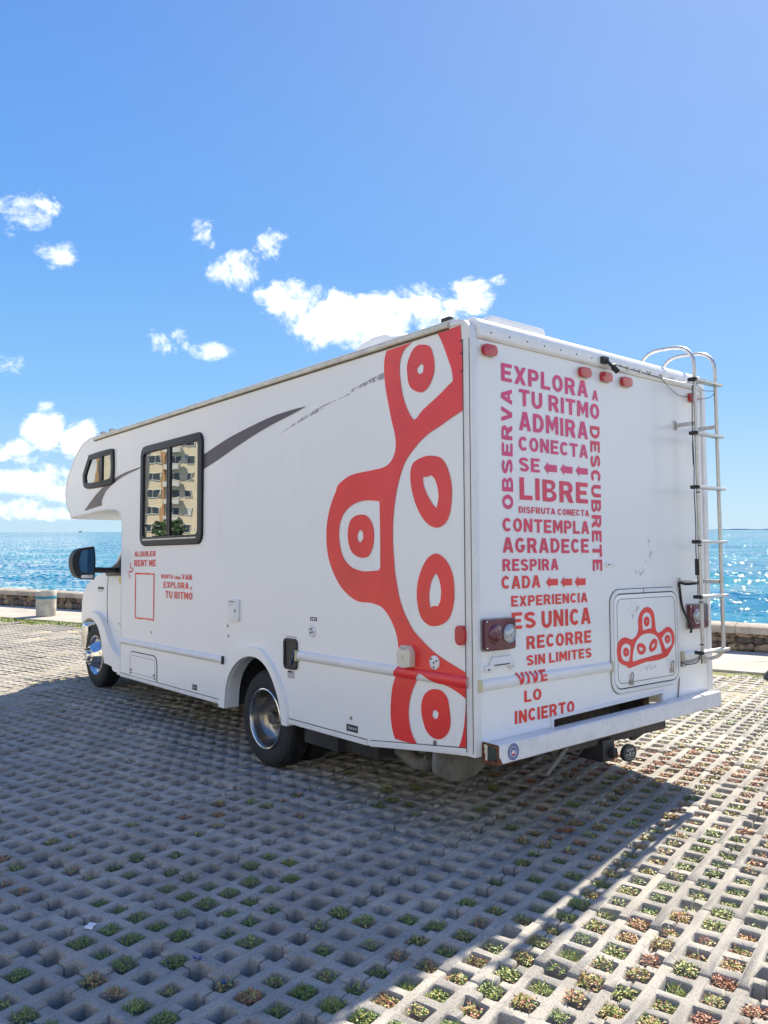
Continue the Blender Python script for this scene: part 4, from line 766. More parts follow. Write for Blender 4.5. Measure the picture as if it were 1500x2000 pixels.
for z_ in (1.515, .405):
    for x in (XL, XR):
        b_ = MB(); b_.box(x-.006, x+.012, LY+.012, -.004, z_-.014, z_+.014); b_ = b_.build('bracket', M['alu'], lad, bevel=.003)
        MB().box(x-.022, x+.022, -.007, -.0005, z_-.034, z_+.034).build('foot_plate', M['alu'], lad, bevel=.004)
        for dz in (-.022, .022): MB().lathe([(-.007,.006),(-.011,.005),(-.012,0)], (x, 0, z_+dz), 'y', 8).build('screw', M['gasket'], lad)
for x in (XL, XR):
    MB().box(x-.012, x+.03, -.030, -.0005, -.185, -.130).build('foot_plate', M['alu'], lad, bevel=.004)
# black loom and lamp wires along the left rail
def wire(pts, r_=.0032, name='cable', n=6):
    P = [Vector(p) for p in pts]; out = []
    for i in range(len(P)-1):
        p0, p1, p2, p3 = P[max(i-1,0)], P[i], P[i+1], P[min(i+2,len(P)-1)]
        for j in range(6):
            t = j/6; out.append(0.5*((2*p1)+(p2-p0)*t+(2*p0-5*p1+4*p2-p3)*t*t+(3*p1-p0-3*p2+p3)*t**3))
    out.append(P[-1]); return MB().tube(out, r_, n).build(name, M['black'], lad, smooth=True)
wire([(XL-.016, LY+.01, 1.78),(XL-.022,LY+.014,1.5),(XL-.014,LY+.014,1.2),(XL-.024,LY+.012,1.05),(XL-.012,LY+.014,.8),(XL-.018,LY+.014,.62),(XL-.012,LY+.01,.44),(XL-.004,LY+.016,.30)], .0035)
wire([(XL-.016,LY+.012,1.45),(XL-.030,LY+.012,1.36),(XL-.026,LY+.012,1.22)], .003)
wire([(XL,LY+.02,.40),(2.05,-.06,.392),(2.045,-.014,.40),(2.052,-.012,.36),(2.085,-.012,.22),(2.12,-.05,.10),(2.135,-.038,.05)], .009)
wire([(XL,LY+.01,-.07),(XL-.005,LY+.03,-.14),(2.05,-.05,-.165),(2.045,-.012,-.155),(2.03,-.006,-.25),(2.02,-.005,-.33),(2.00,-.005,-.41)], .0035)
wire([(XL-.01,LY,-.06),(XL-.02,LY-.01,-.10),(XL+.01,LY+.01,-.15),(XL+.03,LY+.02,-.12)], .003)
MB().box(XL-.012, XL+.010, LY+.010, LY+.030, .455, .570).build('connector', M['black'], lad, bevel=.004)
for z_ in (1.79, 1.03, .66, .27, -.02): MB().lathe([(-.004,.0155),(.004,.0155)], (XL+.007, LY, z_), 'z', 12).build('cable_tie', M['black'], lad)
wire([(1.86,-.026,1.826),(1.95,-.10,1.80),(XL,LY,1.79),(2.20,LY+.02,1.765),(XR,LY,1.775)], .0022)
wire([(1.86,-.026,1.826),(1.95,-.03,1.77),(2.10,-.02,1.735),(2.26,-.035,1.741)], .0022)
wire([(XR,LY,1.77),(XR-.03,LY+.03,1.73),(2.28,-.05,1.722)], .0022)
wire([(1.30,-.03,1.842),(1.42,-.028,1.836),(1.60,-.027,1.832),(1.86,-.026,1.826)], .0026)
for x in (1.46,1.60,1.72,1.86): MB().box(x-.005, x+.005, -.034, -.024, 1.822, 1.852).build('cable_clip', M['cream'], lad)
wl = MB(); wl.box(1.16, 1.215, -.050, -.022, 1.825, 1.868); wl.tube([(1.185,-.045,1.85),(1.20,-.075,1.81),(1.225,-.080,1.79)], .010, 8); wl.tube([(1.215,-.08,1.80),(1.250,-.09,1.772)], .018, 10); wl.tube([(1.22,-.06,1.815),(1.27,-.045,1.825),(1.31,-.03,1.838)], .009, 8)
wl.build('work_lamp', M['black'], van, smooth=True)
MB().lathe([(0,.012),(-.004,.008),(-.006,0)], (1.255,-.102,1.770), 'y', 10).build('lamp_glass', M['clear'], van, smooth=True)
# ------------------------------------------------------------ ground frame along the sea wall
WN = Vector((0.9281, 0.3725)); WDR = Vector((0.3725, -0.9281))        # across / along the wall
def NS(n, s, z_=0.0): return (WN.x*n+WDR.x*s, WN.y*n+WDR.y*s, z_)
def n_of(x, y): return x*WN.x+y*WN.y
def s_of(x, y): return x*WDR.x+y*WDR.y
FWD = Vector((Rw[0][2], Rw[1][2])); RGT = Vector((Rw[0][0], Rw[1][0]))
def in_view(x, y, margin=0.10, near=-0.4):
    dx, dy = x-CAM.x, y-CAM.y; f_ = dx*FWD.x+dy*FWD.y; r_ = dx*RGT.x+dy*RGT.y
    return f_ > 1.2 and abs(r_) < f_*(750/1588+margin)+.5

def mat_concrete(name, a, b, dirt, objrand=True):
    m = bpy.data.materials.new(name); m.use_nodes = True; t = m.node_tree; p = t.nodes['Principled BSDF']; p.inputs['Roughness'].default_value = .85
    p.inputs['Specular IOR Level'].default_value = .25
    g = N(t, 'ShaderNodeNewGeometry'); pos = g.outputs['Position']
    n1 = N(t, 'ShaderNodeTexNoise'); setin(n1, Scale=2.2, Detail=5.0, Roughness=.6); n2 = N(t, 'ShaderNodeTexNoise'); setin(n2, Scale=38.0, Detail=6.0, Roughness=.75)
    n3 = N(t, 'ShaderNodeTexNoise'); setin(n3, Scale=150.0, Detail=3.0)
    for n in (n1, n2, n3): t.links.new(pos, n.inputs['Vector'])
    c = mixc(t, smooth(t, n1.outputs[0], .38, .60), a, tuple(x*.88 for x in b))
    c = mixc(t, mth(t, 'MULTIPLY', smooth(t, n2.outputs[0], .52, .72), .55), c, dirt)
    c = mixc(t, mth(t, 'MULTIPLY', smooth(t, n3.outputs[0], .54, .66), .60), c, tuple(x*.6 for x in dirt))
    c = mixc(t, mth(t, 'MULTIPLY', smooth(t, n3.outputs[0], .40, .30), .30), c, (.62,.60,.55))
    oi = N(t, 'ShaderNodeObjectInfo'); c = mixc(t, mth(t, 'MULTIPLY', oi.outputs['Random'], .28), c, tuple(x*.62 for x in a))
    t.links.new(c, p.inputs['Base Color'])
    h = mth(t, 'ADD', mth(t, 'MULTIPLY', n2.outputs[0], .6), mth(t, 'MULTIPLY', n3.outputs[0], .4))
    bp = N(t, 'ShaderNodeBump'); setin(bp, Strength=.9, Distance=.006); t.links.new(h, bp.inputs['Height']); t.links.new(bp.outputs[0], p.inputs['Normal'])
    return m
M['paver'] = mat_concrete('weathered paver concrete', (.405,.392,.362), (.35,.34,.315), (.20,.19,.17))
M['slab'] = mat_concrete('pale pavement concrete', (.50,.47,.42), (.45,.42,.37), (.36,.33,.29))
M['capc'] = mat_concrete('wall cap concrete', (.50,.45,.38), (.40,.35,.29), (.22,.18,.14))
def mat_soil():
    m = mat('dark soil', (.060,.048,.036), .95); t = m.node_tree; p = t.nodes['Principled BSDF']  # near black to brown, mottled by noise
    g = N(t, 'ShaderNodeNewGeometry'); n1 = N(t, 'ShaderNodeTexNoise'); setin(n1, Scale=55.0, Detail=5.0); n2 = N(t, 'ShaderNodeTexNoise'); setin(n2, Scale=1.3, Detail=3.0)
    for n in (n1, n2): t.links.new(g.outputs['Position'], n.inputs['Vector'])
    c = mixc(t, smooth(t, n1.outputs[0], .4, .65), (.03,.027,.024), (.12,.10,.075)); c = mixc(t, mth(t, 'MULTIPLY', smooth(t, n2.outputs[0], .5, .6), .5), c, (.07,.09,.035)); t.links.new(c, p.inputs['Base Color'])
    bp = N(t, 'ShaderNodeBump'); setin(bp, Strength=1, Distance=.02); t.links.new(n1.outputs[0], bp.inputs['Height']); t.links.new(bp.outputs[0], p.inputs['Normal'])
    return m
M['soil'] = mat_soil()
# land: one sheet on the shore side of the wall
mb = MB()
M['asphalt'] = mat_concrete('pale worn lot surface', (.33,.34,.345), (.29,.30,.305), (.20,.20,.20))
mb.add([NS(-3000,-4000,-.11), NS(8.75,-4000,-.11), NS(8.75,4000,-.11), NS(-3000,4000,-.11)], [(0,1,2,3)])
tag(mb.build('ground', M['asphalt'], None, fixn=False), kind='structure')
V, F = [], []; gs = .20; nx_, ny_ = 110, 190
for a in range(nx_):
    for b in range(ny_):
        n_, s_ = 6.9-a*gs, -32+b*gs; x, y, _ = NS(n_, s_); dc = math.hypot(x-CAM.x, y-CAM.y)
        z_ = -.084+.072*max(0, min(1, (dc-6.0)/3.5))+.016*noise.noise((x*2.1, y*2.1, 0))+.012*noise.noise((x*.4, y*.4, 4))
        V.append((x, y, max(-.1, min(z_, -.010))))
for a in range(nx_-1):
    for b in range(ny_-1): F.append((a*ny_+b, a*ny_+b+1, (a+1)*ny_+b+1, (a+1)*ny_+b))
M['sand'] = mat('dry sandy soil', (.42,.37,.28), .95, var=.3, vscale=3, bump=.01)
me = bpy.data.meshes.new('soil'); me.from_pydata(V, [], F); me.materials.append(M['soil']); me.materials.append(M['sand'])
me.polygons.foreach_set('material_index', [1 if math.hypot(p.center.x-CAM.x, p.center.y-CAM.y)+1.2*noise.noise(p.center*.9) > 8.2 else 0 for p in me.polygons]); me.update(); me.shade_smooth()
o = bpy.data.objects.new('soil', me); COL.objects.link(o); o['kind'] = 'structure'

# ------------------------------------------------------------ grass-paver blocks
P = .144; H = .0465; A0 = R(14.6); E1 = Vector((math.cos(A0), math.sin(A0))); E2 = Vector((math.sin(A0), -math.cos(A0)))
ORG = Vector((-.1806, -1.1723)); NI, NJ = 4, 3
N_EDGE = 6.72
def block_contours(rn, lod):
    """outline of a block whose edges run through hole centres (half holes along the rim), plus its whole holes"""
    gap = .0015; c = .005 if lod == 0 else 0
    def jj(): return (rn.uniform(-.004, .004) if rn.random() < .88 else rn.uniform(.004, .013)) if lod == 0 else rn.uniform(-.003, .003)
    def notch(n, L):     # walk along one side of length n cells
        pts = []
        for i in range(n):
            a, b = i*P+H, (i+1)*P-H
            pts.append((a, b))
        return pts
    out = []
    sides = [(NI, (0,0), (1,0), (0,1)), (NJ, (NI*P,0), (0,1), (-1,0)), (NI, (NI*P,NJ*P), (-1,0), (0,-1)), (NJ, (0,NJ*P), (0,-1), (1,0))]
    for n, o, d, inn in sides:
        def pt(a, w): return (o[0]+d[0]*a+inn[0]*w, o[1]+d[1]*a+inn[1]*w)
        prev = None
        for i, (a, b) in enumerate(notch(n, 0)):
            g_ = gap+(rn.uniform(-.001, .003) if lod == 0 else 0)
            if i == 0: pass
            h1 = H+jj()
            if i > 0:
                out += [pt(a-2*H+c, H+jj())] if c else []
                if c: out += [pt(a-c, h1), pt(a, h1-c)]
                else: out += [pt(a, h1)]
            else:
                out += [pt(a, h1-c)] if c else []
            out += [pt(a+jj()*.5, g_+.004), pt(a+.005, g_), pt(b-.005, g_), pt(b+jj()*.5, g_+.004)] if lod == 0 else [pt(a, g_), pt(b, g_)]
            if i < n-1:
                if c: out += [pt(b, H-c+jj()*.4)]
                else: out += [pt(b, H)]
            else:
                out += [pt(b, H-c+jj()*.4)] if c else [pt(b, H)]
                if c: out += [pt(b+c, H)]
    holes = []
    for i in range(1, NI):
        for j in range(1, NJ):
            x, y = i*P, j*P; hx, hy = H+jj(), H+jj()
            if lod == 0:
                r_ = .008; hp = []
                for sx_, sy_, a0 in ((1,1,0),(-1,1,90),(-1,-1,180),(1,-1,270)):
                    for k in range(3): a = R(a0+45*k); hp.append((x+sx_*(hx-r_)+r_*math.cos(a)+jj()*.4, y+sy_*(hy-r_)+r_*math.sin(a)+jj()*.4))
                holes.append(hp)
            else: holes.append([(x-hx,y-hy),(x+hx,y-hy),(x+hx,y+hy),(x-hx,y+hy)])
    return out, holes
def clean(poly):
    o = []
    for p in poly:
        if not o or math.hypot(p[0]-o[-1][0], p[1]-o[-1][1]) > .0015: o.append(p)
    if math.hypot(o[0][0]-o[-1][0], o[0][1]-o[-1][1]) < .0015: o.pop()
    return o
def block_mesh(seed, lod):
    rn = random.Random(seed); out, holes = block_contours(rn, lod); C = [clean(out)]+[clean(h) for h in holes]
    depth = .098; vs, fs = [], []
    if lod == 0:
        top = [offset(C[0], -.005)]+[offset(h, .005) for h in C[1:]]; layers = [(top, 0.0), (C, -.006), (C, -depth)]
    else: layers = [(C, 0.0), (C, -depth)]
    flat_n = sum(len(c) for c in C)
    for L, z_ in layers: vs += [(p[0], p[1], z_+(rn.uniform(-.0015, .0015) if z_ > -.01 and lod == 0 else 0)) for c in L for p in c]
    fs += [tuple(t) for t in tessellate_polygon([[Vector((p[0], p[1], 0)) for p in c] for c in layers[0][0]])]
    for l in range(len(layers)-1):
        k = l*flat_n; q = (l+1)*flat_n; b0 = 0
        for c in C:
            m_ = len(c)
            for i in range(m_): j = (i+1) % m_; fs.append((k+b0+i, k+b0+j, q+b0+j, q+b0+i))
            b0 += m_
    return vs, fs
blocks = []
for kj in range(-60, 60):
    for mi_ in range(-40, 60):
        i0 = NI*mi_+2*(kj % 2); j0 = NJ*kj
        c = ORG+E1*(i0+NI/2)*P+E2*(j0+NJ/2)*P
        if n_of(c.x, c.y) > N_EDGE-.28: continue
        if not in_view(c.x, c.y, .14): continue
        d = math.hypot(c.x-CAM.x, c.y-CAM.y)
        if d > 34: continue
        # hidden for good under and behind the vehicle: keep only what light or a side step could show
        blocks.append((d, i0, j0, c))
blocks.sort(key=lambda b: b[0])
paving = thing('parking_lot', kind='structure')
variants = []
for k in range(8):
    vs, fs = block_mesh(100+k, 0); me = bpy.data.meshes.new('paver'); me.from_pydata(vs, [], fs); me.update()
    bm = bmesh.new(); bm.from_mesh(me); bmesh.ops.recalc_face_normals(bm, faces=bm.faces); bm.to_mesh(me); bm.free()
    me.materials.append(M['paver']); me.shade_smooth(); me.set_sharp_from_angle(angle=R(50)); variants.append(me)
rb = random.Random(5)
def block_matrix(i0, j0, jit):
    o = ORG+E1*i0*P+E2*j0*P
    zz = rb.gauss(0, .0045) if jit else rb.gauss(0, .002)
    rx, ry = rb.gauss(0, .009), rb.gauss(0, .009)
    return Matrix(((E1.x, E2.x, 0, o.x), (E1.y, E2.y, 0, o.y), (0, 0, 1, 0), (0, 0, 0, 1))) @ Matrix.Translation((0, 0, min(.003, zz)-.002)) @ Matrix.Rotation(rx, 4, 'X') @ Matrix.Rotation(ry, 4, 'Y')
NB_OBJ = 292
for d, i0, j0, c in blocks[:NB_OBJ]:
    o = bpy.data.objects.new('paver', rb.choice(variants)); COL.objects.link(o); o.parent = paving; o.matrix_world = block_matrix(i0, j0, True)
lod_v = [block_mesh(300+k, 1) for k in range(4)]
V, F = [], []
for d, i0, j0, c in blocks[NB_OBJ:]:
    m_ = block_matrix(i0, j0, False); vs, fs = rb.choice(lod_v); k = len(V)
    V += [tuple(m_ @ Vector(p)) for p in vs]; F += [tuple(i+k for i in f) for f in fs]
me = bpy.data.meshes.new('distant_pavers'); me.from_pydata(V, [], F); me.update(); me.materials.append(M['paver'])
o = bpy.data.objects.new('distant_pavers', me); COL.objects.link(o); o.parent = paving; o['kind'] = 'stuff'
print('blocks', len(blocks))

# ------------------------------------------------------------ weeds growing in the holes
def mat_leaf(name, a, b, rough=.5):
    m = bpy.data.materials.new(name); m.use_nodes = True; t = m.node_tree; p = t.nodes['Principled BSDF']; p.inputs['Roughness'].default_value = rough
    g = N(t, 'ShaderNodeNewGeometry'); n = N(t, 'ShaderNodeTexNoise'); setin(n, Scale=28.0, Detail=3.0); t.links.new(g.outputs['Position'], n.inputs['Vector'])
    c = mixc(t, smooth(t, n.outputs[0], .35, .65), a, b)
    c = mixc(t, mth(t, 'MULTIPLY', g.outputs['Random Per Island'], .6), c, tuple(x*1.7 for x in a)); t.links.new(c, p.inputs['Base Color'])
    try: p.inputs['Subsurface Weight'].default_value = 0
    except Exception: pass
    return m
LEAF = [mat_leaf('green succulent leaf', (.10,.165,.03), (.16,.21,.045)), mat_leaf('yellow green leaf', (.30,.30,.07), (.38,.33,.10)),
        mat_leaf('rust red leaf', (.28,.11,.06), (.40,.19,.10)), mat_leaf('dry brown stem', (.34,.26,.17), (.22,.15,.10)), mat_leaf('fresh green grass', (.17,.27,.05), (.25,.33,.08))]
LV, LF, LM = [], [], []
def leaf(x, y, z_, L, w, az_, tilt, mi_):
    c, s_ = math.cos(az_), math.sin(az_); ct, st = math.cos(tilt), math.sin(tilt)
    d = (c*ct, s_*ct, st); sd_ = (-s_, c, 0); k = len(LV)
    up = (-c*st*.25, -s_*st*.25, ct*.25)
    LV.extend([(x, y, z_), (x+d[0]*L*.55+sd_[0]*w+up[0]*w, y+d[1]*L*.55+sd_[1]*w+up[1]*w, z_+d[2]*L*.55+up[2]*w), (x+d[0]*L, y+d[1]*L, z_+d[2]*L), (x+d[0]*L*.55-sd_[0]*w, y+d[1]*L*.55-sd_[1]*w, z_+d[2]*L*.55)])
    LF.append((k, k+1, k+2, k+3)); LM.append(mi_)
rl = random.Random(11)
def gpx(u, v):
    d = Rw @ Vector((u-750, v-1000, 1588)); q = CAM+d*(-CAM.z/d.z); return q.x, q.y
BARE = [(gpx(800, 1720), .55, .75), (gpx(700, 1640), .50, .55), (gpx(920, 1650), .45, .5), (gpx(400, 1500), 1.2, .5), (gpx(120, 1470), 1.5, .4), (gpx(60, 1780), .28, .7), (gpx(480, 1640), .4, .3)]
def fill_prob(x, y):
    v = noise.noise((x*.75+3.1, y*.75, 0))*.7+noise.noise((x*2.3, y*2.3, 5))*.6
    open_ = (x*.78-y*.62)      # grows to the right of the view, towards the open strip
    dcam = math.hypot(x-CAM.x, y-CAM.y)
    base = .90+.12*max(-1, min(1, open_/1.6-.1))
    if open_ < .5: base -= .40*max(0, min(1, (dcam-3.6)/2.0))
    for (bx_, by_), r_, k_ in BARE: base -= k_*math.exp(-((x-bx_)**2+(y-by_)**2)/(r_*r_))
    return base+v*.55
nh = 0
imax = 200
for i in range(-120, 240):
    for j in range(-170, 170):
        c = ORG+E1*i*P+E2*j*P; x, y = c.x, c.y
        if n_of(x, y) > N_EDGE-.02 or not in_view(x, y, .10): continue
        d = math.hypot(x-CAM.x, y-CAM.y)
        nn_ = n_of(x, y); vg = nn_ > 5.3 and rl.random() < (nn_-5.1)/1.6
        if d > 24 or (rl.random() > fill_prob(x, y) and not vg): continue
        nh += 1
        typ = noise.noise((x*.9+9, y*.9+2, 1))*1.5+rl.uniform(-.6, .6)+.22
        if x*.78-y*.62 < .5 and d < 6: typ -= .50
        if d > 7: typ = min(typ*.5, .15)
        grass = rl.random() < .05
        n = int(280 if d < 3.2 else 190 if d < 4.5 else 84 if d < 7 else 22 if d < 12 else 9)
        sc = 1.0 if d < 4.5 else 1.35 if d < 7 else 2.0 if d < 12 else 2.8
        full = rl.choice((1, 1, .9, .8, .65, .45, .3)); hgt = rl.uniform(-.026, .004); ox, oy = rl.uniform(-.012, .012), rl.uniform(-.012, .012)
        if d < 6 and not grass:
            for k in range(rl.choice((0, 1, 1, 2, 4))):
                leaf(c.x+rl.uniform(-.04, .04), c.y+rl.uniform(-.04, .04), rl.uniform(-.012, .004), rl.uniform(.04, .095), .0011, rl.uniform(0, 6.28), rl.uniform(.02, .28), rl.choice((3, 3, 2, 1)))
        for k in range(int(n*full)):
            a, b = rl.uniform(-1, 1), rl.uniform(-1, 1)
            rr = (H-.005)*(1 if rl.random() < .93 else 1.3)
            px_ = c+E1*a*rr*(.55+.45*full)+E2*b*rr*(.55+.45*full); dome = (1-max(abs(a), abs(b))**2)
            z_ = hgt-.026*rl.random()**1.8+dome*.012
            if grass:
                leaf(px_.x+ox, px_.y+oy, z_-.012, rl.uniform(.018, .042)*min(sc, 1.6), .0017*sc, rl.uniform(0, 6.28), rl.uniform(.1, 1.2), rl.choice((4, 0, 1))); continue
            q = typ+rl.uniform(-.55, .55)
            mi_ = 0 if q < .0 else 1 if q < .35 else 2
            if vg: mi_ = rl.choice((4, 4, 1, 1, 0))
            if rl.random() < .10: leaf(px_.x, px_.y, z_-.01, rl.uniform(.02, .045)*min(sc, 1.5), .0013*sc, rl.uniform(0, 6.28), rl.uniform(-.1, .8), 3)
            else: leaf(px_.x, px_.y, z_, rl.uniform(.008, .017)*sc, rl.uniform(.0030, .0054)*sc, rl.uniform(0, 6.28), rl.uniform(-.3, 1.0 if d < 7 else .4), mi_)
me = bpy.data.meshes.new('weeds'); me.from_pydata(LV, [], LF); me.polygons.foreach_set('material_index', LM); me.update()
for m_ in LEAF: me.materials.append(m_)
o = bpy.data.objects.new('weeds', me); COL.objects.link(o); o['kind'] = 'stuff'; o['label'] = 'succulent weeds and grass growing in the holes of the pavers'
print('holes filled', nh, 'leaves', len(LF))
# grass verge between pavers and pavement
LV, LF, LM = [], [], []
for k in range(15000):
    s_ = rl.uniform(-26, 3.2); e = rl.random()
    wdt = .30+.22*noise.noise((s_*.8, 3, 0))+.12*noise.noise((s_*3, 8, 0))
    n_ = N_EDGE+.10-wdt*e*1.3
    x, y, _ = NS(n_, s_)
    if not in_view(x, y, .08): continue
    d = math.hypot(x-CAM.x, y-CAM.y); sc = 1 if d < 12 else 1.5
    if noise.noise((x*1.5, y*1.5, 7)) < -.28: continue
    leaf(x, y, -.02, rl.uniform(.03, .06)*sc, .004*sc, rl.uniform(0, 6.28), rl.uniform(.25, 1.2), rl.choice((4, 4, 1, 0)))
me = bpy.data.meshes.new('grass'); me.from_pydata(LV, [], LF); me.polygons.foreach_set('material_index', LM); me.update()
for m_ in LEAF: me.materials.append(m_)
o = bpy.data.objects.new('grass', me); COL.objects.link(o); o['kind'] = 'stuff'
M['verge'] = mat('verge earth', (.20,.19,.09), .95, var=.4, vscale=14, col2=(.12,.15,.045))
mb = MB(); mb.add([NS(N_EDGE-.33,-34,-.012), NS(N_EDGE+.09,-34,-.008), NS(N_EDGE+.09,10,-.008), NS(N_EDGE-.33,10,-.012)], [(0,1,2,3)]); tag(mb.build('verge', M['verge'], None, fixn=False), kind='structure')

# ------------------------------------------------------------ seafront pavement
pv = thing('pavement', kind='structure')
def nsbox(mb, n0, n1, s0, s1, z0, z1): return mb.add([NS(n, s_, z_) for n in (n0, n1) for s_ in (s0, s1) for z_ in (z0, z1)], [(0,1,3,2), (4,6,7,5), (0,4,5,1), (2,3,7,6), (0,2,6,4), (1,5,7,3)])
s_ = -36.0; k = 0
while s_ < 9:
    L = 1.8
    for n0, n1 in ((N_EDGE+.10, 7.72), (7.728, 8.60)):
        z_ = .022+rl.uniform(-.003, .003)
        nsbox(MB(), n0, n1, s_+.006, s_+L-.003, -.07, z_).build('slab', M['slab'], pv, bevel=.004, seg=1)
    s_ += L

# ------------------------------------------------------------ rubble sea wall
def mat_stone():
    m = bpy.data.materials.new('rubble stone'); m.use_nodes = True; t = m.node_tree; p = t.nodes['Principled BSDF']; p.inputs['Roughness'].default_value = .9
    oi = N(t, 'ShaderNodeObjectInfo'); r_ = N(t, 'ShaderNodeValToRGB'); t.links.new(oi.outputs['Random'], r_.inputs[0]); e = r_.color_ramp.elements
    e[0].position = 0; e[0].color = (.10,.09,.08,1); e[1].position = 1; e[1].color = (.46,.33,.19,1)
    for pos, col in ((.25, (.20,.165,.13)), (.5, (.30,.20,.14)), (.75, (.36,.29,.20))): q = e.new(pos); q.color = (*col, 1)
    g = N(t, 'ShaderNodeNewGeometry'); n = N(t, 'ShaderNodeTexNoise'); setin(n, Scale=14.0, Detail=7.0, Roughness=.7); t.links.new(g.outputs['Position'], n.inputs['Vector'])
    c = mixc(t, smooth(t, n.outputs[0], .42, .66), r_.outputs[0], (.07,.06,.05)); t.links.new(c, p.inputs['Base Color'])
    bp = N(t, 'ShaderNodeBump'); setin(bp, Strength=1, Distance=.03); t.links.new(n.outputs[0], bp.inputs['Height']); t.links.new(bp.outputs[0], p.inputs['Normal'])
    return m
M['stone'] = mat_stone(); M['mortar'] = mat('old dark mortar', (.09,.08,.07), .95, var=.4, vscale=20, bump=.02, bscale=30)
wall = thing('sea_wall', 'low rubble stone sea wall with a pale concrete cap beside the pavement', 'wall', Matrix.Translation(NS(8.8, -8)))
def under_wall(o): o.parent = wall; o.matrix_parent_inverse = wall.matrix_world.inverted(); return o
mb = MB(); nsbox(mb, 8.67, 8.95, -46, 16, -3.5, .275); under_wall(mb.build('core', M['mortar']))
CS = 0; s_ = -46.0
while s_ < 16:
    L = 3.1
    mb = MB(); rings = []
    for k in range(7):
        ss = s_+.004+(L-.008)*k/6; j1, j2 = rl.uniform(-.008, .008), rl.uniform(-.008, .008)
        rings.append([NS(8.575+j1, ss, .275), NS(8.570+j1, ss, .372+j2), NS(8.60+j1, ss, .392+j2), NS(9.0, ss, .395+j1), NS(9.02, ss, .37), NS(9.02, ss, .275)])
    under_wall(mb.loft(rings).build('cap_stone', M['capc'], smooth=True, ang=40)); s_ += L
sv = []
for k in range(9):
    bm = bmesh.new(); bmesh.ops.create_icosphere(bm, subdivisions=2, radius=1.0)
    for v in bm.verts:
        nn = noise.noise_vector(v.co*1.3+Vector((k*7.3, 0, 0)))*.42; v.co += nn; v.co.x = max(-.86, min(.86, v.co.x)); v.co.z = max(-.86, min(.86, v.co.z))
    me = bpy.data.meshes.new('stone'); bm.to_mesh(me); bm.free(); me.materials.append(M['stone']); me.shade_smooth(); sv.append(me)
AX = Matrix(((WDR.x, WN.x, 0, 0), (WDR.y, WN.y, 0, 0), (0, 0, 1, 0), (0, 0, 0, 1)))
def lay(s0, s1, rows, smin, smax):
    out = []; zb = [0.0, .115, .205, .275] if rows == 3 else [0.0, .15, .272]
    for r_ in range(rows):
        s_ = s0+rl.uniform(0, .1)
        while s_ < s1:
            w_ = rl.uniform(smin, smax); h_ = (zb[r_+1]-zb[r_])
            out.append(Matrix.Translation(NS(8.665+rl.uniform(-.012, .012), s_+w_/2, (zb[r_]+zb[r_+1])/2+rl.uniform(-.008, .008)+.01)) @ AX @ Matrix.Rotation(rl.uniform(-.25, .25), 4, 'Y') @ Matrix.Diagonal((w_*.60, .052, h_*.60*rl.uniform(.85, 1.15), 1)))
            s_ += w_*.98
    return out
for m_ in lay(-21.5, -12.4, 2, .10, .30)+lay(-2.6, 3.0, 3, .10, .26):
    o = bpy.data.objects.new('stone', rl.choice(sv)); COL.objects.link(o); under_wall(o); o.matrix_world = m_
V, F = [], []
for m_ in lay(-46, -21.5, 2, .15, .34)+lay(-12.4, -2.6, 2, .15, .32)+lay(3.0, 16, 2, .15, .34):
    me_ = rl.choice(sv); k = len(V); V += [tuple(m_ @ v.co) for v in me_.vertices]; F += [tuple(i+k for i in p.vertices) for p in me_.polygons]
me = bpy.data.meshes.new('distant_stones'); me.from_pydata(V, [], F); me.update(); me.materials.append(M['stone'])
o = bpy.data.objects.new('distant_stones', me); COL.objects.link(o); o['kind'] = 'stuff'; under_wall(o)

# ------------------------------------------------------------ litter bin
M['binc'] = mat('painted concrete bin', (.52,.50,.44), .8, var=.3, vscale=7, bump=.004, bscale=30); M['teal'] = mat('teal paint band', (.03,.24,.36), .6, var=.3, vscale=20)
bx, by = 2.16, 14.42
bin_ = thing('litter_bin', 'squat off white concrete litter bin with a blue band near its rim', 'bin', Matrix.Translation((bx, by, .02)))
mb = MB(); mb.lathe([(0,.0),(0,.185),(.02,.195),(.36,.200),(.36,.2)], (0,0,0), 'z', 24); mb.build('barrel', M['binc'], bin_, smooth=True)
mb = MB(); mb.lathe([(.361,.200),(.362,.209),(.415,.209),(.416,.202)], (0,0,0), 'z', 24); mb.build('band', M['teal'], bin_, smooth=True)
mb = MB(); mb.lathe([(.417,.200),(.50,.205),(.515,.198),(.515,.165),(.38,.160),(.38,0)], (0,0,0), 'z', 24); mb.build('rim', M['binc'], bin_, smooth=True)
